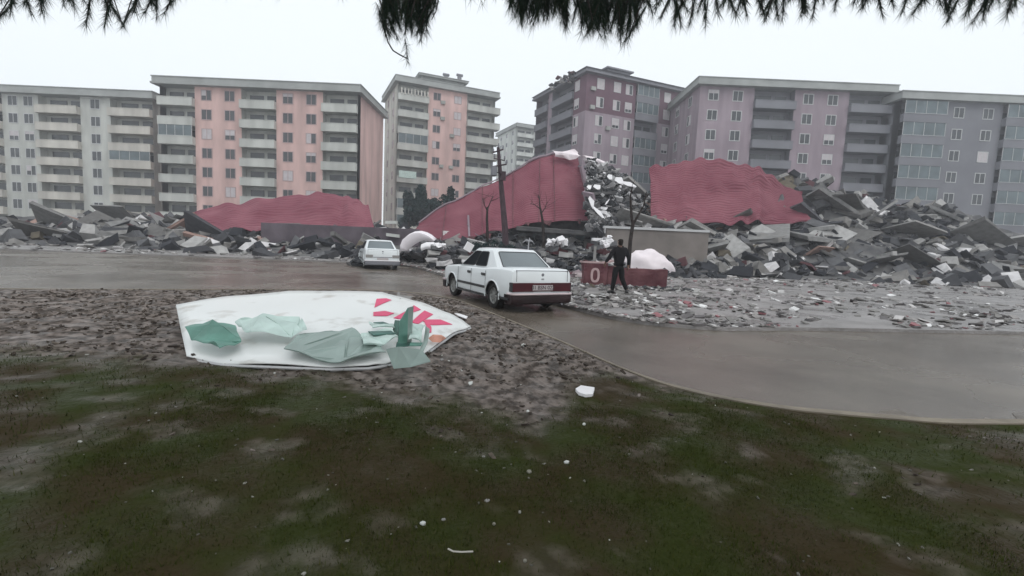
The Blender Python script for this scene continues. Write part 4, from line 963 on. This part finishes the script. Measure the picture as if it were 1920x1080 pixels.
# ------------------------------------------------------------------ fallen sign in the foreground
from mathutils.bvhtree import BVHTree
TOPE = [(882,612,.15),(866,600,.20),(850,591,.26),(820,578,.33),(790,568,.40),(755,558,.48),(717,549,.54),(640,545,.55),(540,546,.52),(430,556,.44),(330,572,.36)]
BOTE = [(795,664,.12),(784,667,.13),(772,671,.14),(752,676,.16),(730,680,.17),(712,683,.17),(690,686,.16),(620,688,.15),(520,684,.14),(420,680,.14),(350,668,.13)]
TP = [gnd(*p) for p in TOPE]; BP = [gnd(*p) for p in BOTE]
Cn = TP[0].copy(); NJ = 14; grid = []
for k_ in range(len(TP)-1):
    for q in range(5):
        f_ = q/5; a_ = TP[k_].lerp(TP[k_+1], f_); b_ = BP[k_].lerp(BP[k_+1], f_); grid.append([a_.lerp(b_, j/NJ) + Vector((0,0,.05*math.sin(math.pi*j/NJ)+.025*noise.noise(Vector((k_*.9+f_*.9, j*.25, 2))))) for j in range(NJ+1)])
grid.append([TP[-1].lerp(BP[-1], j/NJ) for j in range(NJ+1)])
sv = [p for r_ in grid for p in r_]; sfc = [(i*(NJ+1)+j, (i+1)*(NJ+1)+j, (i+1)*(NJ+1)+j+1, i*(NJ+1)+j+1) for i in range(len(grid)-1) for j in range(NJ)]
bvh = BVHTree.FromPolygons([tuple(p) for p in sv], sfc)
def hit(px, py, dz=0.):
    d = ray(px, py).normalized(); o_ = Vector((0,0,HCAM)); h = bvh.ray_cast(o_, d)
    return (h[0] if h[0] is not None else gnd(px, py, .15)) + Vector((0,0,dz))
sg = thing('fallen_sign', 'large white sign sheet with pink block letters lying bent on the mud', 'sign', Cn)
b = MB(); b.mesh([p-Cn for p in sv], sfc); o = b.build('sheet', MT['signw'], sg, smooth=True); solid(o, .014)
b = MB(); b.tube([p-Cn-Vector((0,0,.03)) for p in TP], .018, 6); b.tube([p-Cn-Vector((0,0,.03)) for p in BP], .018, 6); b.tube([grid[0][j]-Cn-Vector((0,0,.03)) for j in range(NJ+1)], .018, 6); b.build('frame', MT['frame'], sg)
def letter(polys):
    b = MB()
    for poly in polys:
        pp_ = []
        for i in range(len(poly)):
            (x0,y0),(x1,y1) = poly[i], poly[(i+1) % len(poly)]
            for q in range(3): pp_.append(hit(x0+(x1-x0)*q/3, y0+(y1-y0)*q/3, .012)-Cn)
        b.prism(pp_, (0,0,.006))
    b.build('letter', MT['signp'], sg)
letter([[(738,598),(752,600),(766,590),(789,582),(776,574),(763,584)]])
letter([[(771,606),(784,609),(812,591),(796,584),(786,592)],[(792,602),(803,601),(826,601),(848,610),(812,611),(800,610)],[(796,606),(806,609),(809,616),(809,625),(802,626),(800,614)]])
letter([[(702,578),(719,570),(734,564),(724,561),(706,562)],[(700,587),(700,594),(726,594),(739,589),(722,585)]])
# props under the raised part
pp = MB()
for i in range(90):
    g_ = random.choice(grid[8:-2]); k_ = random.uniform(.1,.75); q = g_[0].lerp(g_[-1], k_); hh = random.uniform(.3,.8)*(q.z-.16); chunk(pp, (q.x, q.y, .08+hh*.4), (.28,.22,max(.05,hh*.6)), .3)
tag(pp.build('rubble', MT['chunks'], fix=False), 'broken pieces propping up the fallen white sign', 'rubble', kind='stuff')

# green metal debris on the sign
def plate(name, label, cat, pts, th, mt, lift=.02):      # corners (px, py, extra height above what lies below)
    vs_ = []
    for x, y, e in pts:
        p = hit(x, y, 0); p = p if p.z > .12 or e < -1 else p
        d = ray(x, y); z = p.z+lift+e; vs_.append(Vector((0,0,HCAM)) + d*((z-HCAM)/d.z))
    b = MB(); nn = (vs_[1]-vs_[0]).cross(vs_[2]-vs_[0]).normalized(); nn = nn if nn.z < 0 else -nn; b.prism(vs_, nn*th)
    o = b.build(name, mt); bm = bmesh.new(); bm.from_mesh(o.data); bmesh.ops.triangulate(bm, faces=bm.faces)
    big = name in ('metal_sheet', 'sign_scrap')
    for _ in range(3 if big else 1): bmesh.ops.subdivide_edges(bm, edges=[e for e in bm.edges if e.calc_length() > .09], cuts=1)
    if big:
        for v in bm.verts: q = v.co*3.1; v.co += Vector((noise.noise(q)*.05, noise.noise(q+Vector((3,0,0)))*.05, (abs(noise.noise(q*.8+Vector((0,5,0))))*.16)+.01))
    bm.to_mesh(o.data); bm.free()
    set_origin(o, sum(vs_, Vector())/len(vs_)); tag(o, label, cat); return o
dgreen = mat('dark green metal', (.045,.13,.105), .5, .3, 4)
o_ = hit(757, 646); gt = thing('bent_channel', 'upright bent green sheet metal channel standing on the fallen sign', 'metal scrap', o_)
def gpart(name, pts, mt, th=.010):
    vs_ = [at(x, y, o_.y+e)-o_ for x, y, e in pts]; b = MB(); b.poly(vs_); o2 = b.build(name, mt, gt); solid(o2, th); return o2
gpart('web', [(765,577,.10),(775,574,.22),(771,641,.12),(763,642,0)], MT['sage'])
gpart('flange', [(749,603,-.05),(765,577,.10),(763,644,0),(746,644,-.12)], MT['green'])
gpart('flange', [(741,600,.12),(750,601,-.04),(747,630,-.1),(736,623,.08)], dgreen)
gpart('foot_plate', [(744,642,-.12),(771,641,.12),(775,650,.05),(742,652,-.2)], dgreen)
plate('metal_plate', 'pale grey green metal plate lying in front of the upright channel', 'metal scrap', [(724,654,.10),(748,650,.12),(790,655,.10),(807,676,.0),(770,686,.0),(738,689,.0)], .014, MT['sage'], .03)
plate('sign_scrap', 'mint white rectangular sheet right of the upright green channel', 'metal scrap', [(772,613,.06),(799,612,.05),(793,642,.05),(768,644,.05)], .012, MT['mint'])
plate('folded_strip', 'narrow grey green folded strip right of the mint sheet', 'metal scrap', [(798,611,.06),(805,616,.08),(801,640,.05),(790,664,.04),(785,660,.03),(794,640,.04)], .012, MT['sage'])
plate('sign_scrap', 'mint white crumpled sheet left of the channel, upper of two', 'metal scrap', [(690,608,.05),(733,611,.06),(741,622,.05),(700,624,.05)], .012, MT['mint'])
plate('sign_scrap', 'mint white crumpled sheet left of the channel, lower of two', 'metal scrap', [(680,630,.05),(733,625,.06),(747,640,.05),(720,650,.05),(680,652,.04)], .012, MT['mint'])
plate('metal_strip', 'dark green strip between the two mint sheets', 'metal scrap', [(690,621,.08),(733,620,.09),(742,625,.09),(700,628,.08)], .010, dgreen)
plate('metal_strip', 'dark green strip crossing the sign below the cut pink letter', 'metal scrap', [(700,604,.04),(718,603,.04),(737,609,.04),(730,611,.04),(705,608,.04)], .010, dgreen)
plate('metal_strip', 'dark green folded edge under the mint rectangle', 'metal scrap', [(770,642,.05),(793,642,.05),(790,648,.04),(768,648,.04)], .012, MT['green'])
plate('metal_sheet', 'broad teal grey sheet lying on the sign left of the pale plate', 'metal scrap', [(560,628,.04),(660,622,.05),(712,650,.04),(726,676,.0),(640,690,.0),(530,668,.02)], .012, MT['sage'])
for lb, mt_, q in (('pale mint sheet overlapping the middle of the sign', 'mint', [(440,608,.03),(490,596,.09),(560,602,.04),(575,618,.08),(545,634,.03),(470,630,.06)]),
    ('crumpled green sheet hanging off the far end of the sign', 'green', [(350,618,.05),(400,604,.12),(440,614,.05),(455,644,.03),(410,662,.06),(360,648,.02)])):
    plate('metal_sheet', lb, 'metal scrap', q, .012, MT[mt_])
plate('foam_piece', 'crumpled orange piece on the lower edge of the fallen sign', 'scrap', [(803,634,.02),(812,627,.05),(828,628,.05),(834,632,.02),(822,640,.01),(808,639,.01)], .03, MT['orange'])
plate('metal_shard', 'grey curled shard on the road edge behind the fallen sign', 'scrap', [(744,553,0),(747,545,.0),(751,553,0),(773,556,0),(768,561,0),(750,559,0)], .02, MT['conc'])
plate('white_strip', 'narrow white strip on the mud between the sign corner and the road', 'scrap', [(852,587,0),(862,588,0),(877,593,0),(874,597,0),(860,592,0)], .012, MT['white'])

def flat(name, label, cat, pts, zoff, th, mt, z=None):
    vs_ = []
    for x, y in pts:
        p = gnd(x, y, .1); zz = vergeZ(p.x, p.y)+zoff; p = gnd(x, y, zz); vs_.append(p)
    cz_ = sum(p.z for p in vs_)/len(vs_); vs_ = [gnd(x, y, cz_) for x, y in pts]
    b = MB(); b.prism(vs_, (0,0,-th)); o = b.build(name, mt); set_origin(o, sum(vs_, Vector())/len(vs_)); bevel(o, min(.004, th*.3), 1); tag(o, label, cat); return o
flat('white_block', 'white angular board fragment on the grass near the kerb', 'fragment', [(1079,728),(1089,722),(1115,726),(1112,738),(1098,739),(1085,735)], .03, .035, MT['white'])
for px, py, w_, lb in ((882,717,7,'small bright white chip on the mud below the sign'),(913,937,7,'grey square stone alone in the dark grass'),(992,882,7,'pale elongated chip in the grass centre'),(1062,865,6,'pale chip on the grass below the white block'),
    (981,647,5,'tiny white chip on the mud beside the kerb'),(793,979,7,'white flake in the dark grass at lower left'),(832,972,6,'brownish flake near the white flake'),(926,980,4,'tiny pale stone low in the grass'),(985,1049,5,'round pale stone at the bottom edge'),
    (907,855,4,'tiny pale stone in the grass above the grey stone'),(990,770,4,'tiny beige stone left of the white block'),(828,673,4,'white crumb beside the grey green plate'),(1095,794,5,'beige chip on the grass under the white block'),(867,693,4,'white crumb on the mud')):
    k_ = random.uniform(.45,.7); a_ = random.uniform(0,1)
    flat('stone_chip', lb, 'stone', [(px+w_*math.cos(a_+i*1.26)*random.uniform(.55,1.1), py+w_*k_*math.sin(a_+i*1.26)*random.uniform(.6,1.1)) for i in range(5)], .012, .014, MT['conc'] if 'grey' in lb or 'brown' in lb else MT['cream' if 'white' in lb else 'chip'])
b = MB(); b.tube([gnd(x, y, vergeZ(gnd(x,y,.1).x, gnd(x,y,.1).y)+.03) for x, y in ((840,1029),(850,1034),(866,1035),(887,1034))], .004, 5); o = b.build('dry_stalk', MT['beige']); tag(o, 'thin pale dry stalk lying in the grass near the bottom', 'stalk')

# ------------------------------------------------------------------ pine tree overhead
pine = thing('pine_tree', 'pine with dark drooping needle sprays hanging into the top of the view', 'tree', (2.6,-2.2,0))
pb_ = Vector((2.6,-2.2,0)); b = MB(); b.tube([(0,0,0),(.1,0,2),(0,.1,4.6),(-.1,0,7.5),(0,0,10)], [.26,.22,.18,.12,.04], 12); b.build('trunk', MT['bark'], pine)
tufts = []; twigs = MB()
def needles(c, axis, n_, ln, wd, fan=.9):
    axis = axis.normalized(); out_ = []
    for i in range(n_):
        k_ = random.random(); base = c + axis*(-.16+.2*k_)
        d = (axis + Vector((random.gauss(0,fan*.55), random.gauss(0,fan*.55), random.gauss(-.15,fan*.3)))).normalized(); l_ = ln*random.uniform(.6,1.15)
        sd_ = d.cross(Vector((random.random()-.5, random.random()-.5, random.random()-.5))).normalized()*wd
        out_ += [base-sd_, base+sd_, base+d*l_+Vector((0,0,-l_*.12))]
    return out_
NV_ = []
def spray(px, py, Y, n_=70, ln=.11, up_l=.5, axis=None, wd=.0016, fan=.95):
    c = at(px, py, Y); ax = axis or Vector((random.gauss(0,.35), random.gauss(0,.3), -1)); s = c - ax.normalized()*up_l + Vector((0,0,.12))
    twigs.tube([s-pb_, (s+c)/2+Vector((random.gauss(0,.02),0,.02))-pb_, c-pb_], [.008,.006,.004], 5)
    for q in range(3): NV_.extend(needles(c - ax.normalized()*.09*q, ax, n_//(1+q//2), ln*random.uniform(.75,1.1), wd, fan))
    return s
S = lambda k: random.gauss(0, k)
for px, py in ((722,30),(735,46),(748,40),(760,52),(772,46),(784,55),(790,38),(800,48),(776,25),(755,18),(738,12),(795,14),(728,58),(790,66),(742,62)): spray(px, py+2, 4.4+S(.25), 120); spray(px+S(10), py-26+S(6), 4.5+S(.25), 90)
for i in range(26): spray(random.uniform(712,800), random.uniform(-10,52), 4.4+S(.35), 110, wd=.0014, fan=random.choice((.7,1.1,1.5)))
for px, y_ in ((884,-8),(900,-2),(912,-12),(930,-14),(872,-14)): spray(px, y_, 4.3+S(.2), 26)
for i in range(135):
    px = random.uniform(955, 1203); lim = interp(px, [(950,22),(975,40),(1000,44),(1025,40),(1045,36),(1065,55),(1090,80),(1105,60),(1125,66),(1145,48),(1160,72),(1175,84),(1203,55)])
    spray(px, random.uniform(-30, lim-2), 4.4+S(.4), 110, wd=.0014, fan=random.choice((.7,1.0,1.4)))
for px in range(-60, 700, 12):
    if px < 330: spray(px+S(8), random.uniform(-25, 44 if px < 250 else 30), 4.3+S(.3), 110)
    elif random.random() < .3: spray(px, -22, 4.5, 40)
for px in range(1210, 1990, 9):
    lim = interp(px, [(1203,40),(1300,38),(1480,24),(1640,10),(1700,26),(1800,38),(1920,36)])
    spray(px+S(8), random.uniform(-28, lim+6), 4.4+S(.3), 110)
# the dangling twig with the little tuft, and the thin bare one
a_ = [at(x, y, 4.3) for x, y in ((716,40),(728,80),(737,95),(750,103),(762,109))]; twigs.tube([p-pb_ for p in a_], [.007,.006,.006,.006,.005], 5)
NV_.extend(needles(at(764,108,4.3), Vector((.1,0,-.6)), 90, .10, .0018, 1.6))
a_ = [at(x, y, 4.3) for x, y in ((822,-20),(821,5),(817,22),(808,38))]; twigs.tube([p-pb_ for p in a_], [.007,.006,.005,.003], 5)
# boughs that carry the sprays
for tip, mid_ in ((at(730,-60,4.4),(-.5,1.2,5.0)),(at(300,-60,4.4),(-1.0,.6,5.2)),(at(-60,-60,4.3),(-2.5,0,5.3)),(at(1020,-50,4.4),(1.6,1.6,5.0)),(at(1180,-50,4.4),(2.2,1.6,4.9)),(at(1500,-50,4.4),(2.8,1.4,4.9)),(at(1950,-50,4.4),(4.0,1.0,5.1)),(at(890,-60,4.4),(.8,1.4,5.1))):
    b = MB(); st0 = Vector((0,0,random.uniform(4.4,5.6))); tipl = tip-pb_; md_ = Vector(mid_)-pb_
    b.tube([st0, st0.lerp(md_,.5)+Vector((0,0,.15)), md_, tipl+Vector((0,0,.12))], [.06,.05,.035,.014], 7); b.build('bough', MT['bark'], pine)
# unseen crown overhead, added and thickened to shade the foreground
for i in range(2300):
    an = random.uniform(0,6.28); rr_ = 4.6*math.sqrt(random.random()); z = random.uniform(5.0, 9.5); x, y = 2.0+rr_*math.cos(an), -.6+rr_*math.sin(an)
    if y > 2.8 or (z-HCAM) < max(0, y)*.62: continue
    NV_.extend(needles(Vector((x-.6,y,z)), Vector((S(1),S(1),-.3)), 34, .22, .009, 1.3))
V = np.array([tuple(v-pb_) for v in NV_]); tri_mesh('crown', V, MT['needle'], pine)
tag(twigs.build('twig', MT['bark'], pine), kind='stuff')

# ------------------------------------------------------------------ haze
hb = MB(); hb.box((-235,-14,-1.1),(235,302,44)); hm = bpy.data.materials.new('haze'); hm.use_nodes = True; hn = hm.node_tree; hn.nodes.clear()
ho = hn.nodes.new('ShaderNodeOutputMaterial'); pvn = hn.nodes.new('ShaderNodeVolumePrincipled'); pvn.inputs['Color'].default_value = (.93,.95,1,1); pvn.inputs['Density'].default_value = .0015; pvn.inputs['Anisotropy'].default_value = .3
hn.links.new(pvn.outputs[0], ho.inputs['Volume']); o = hb.build('haze', hm); tag(o, 'thin wet mist over the street', 'haze', kind='stuff')
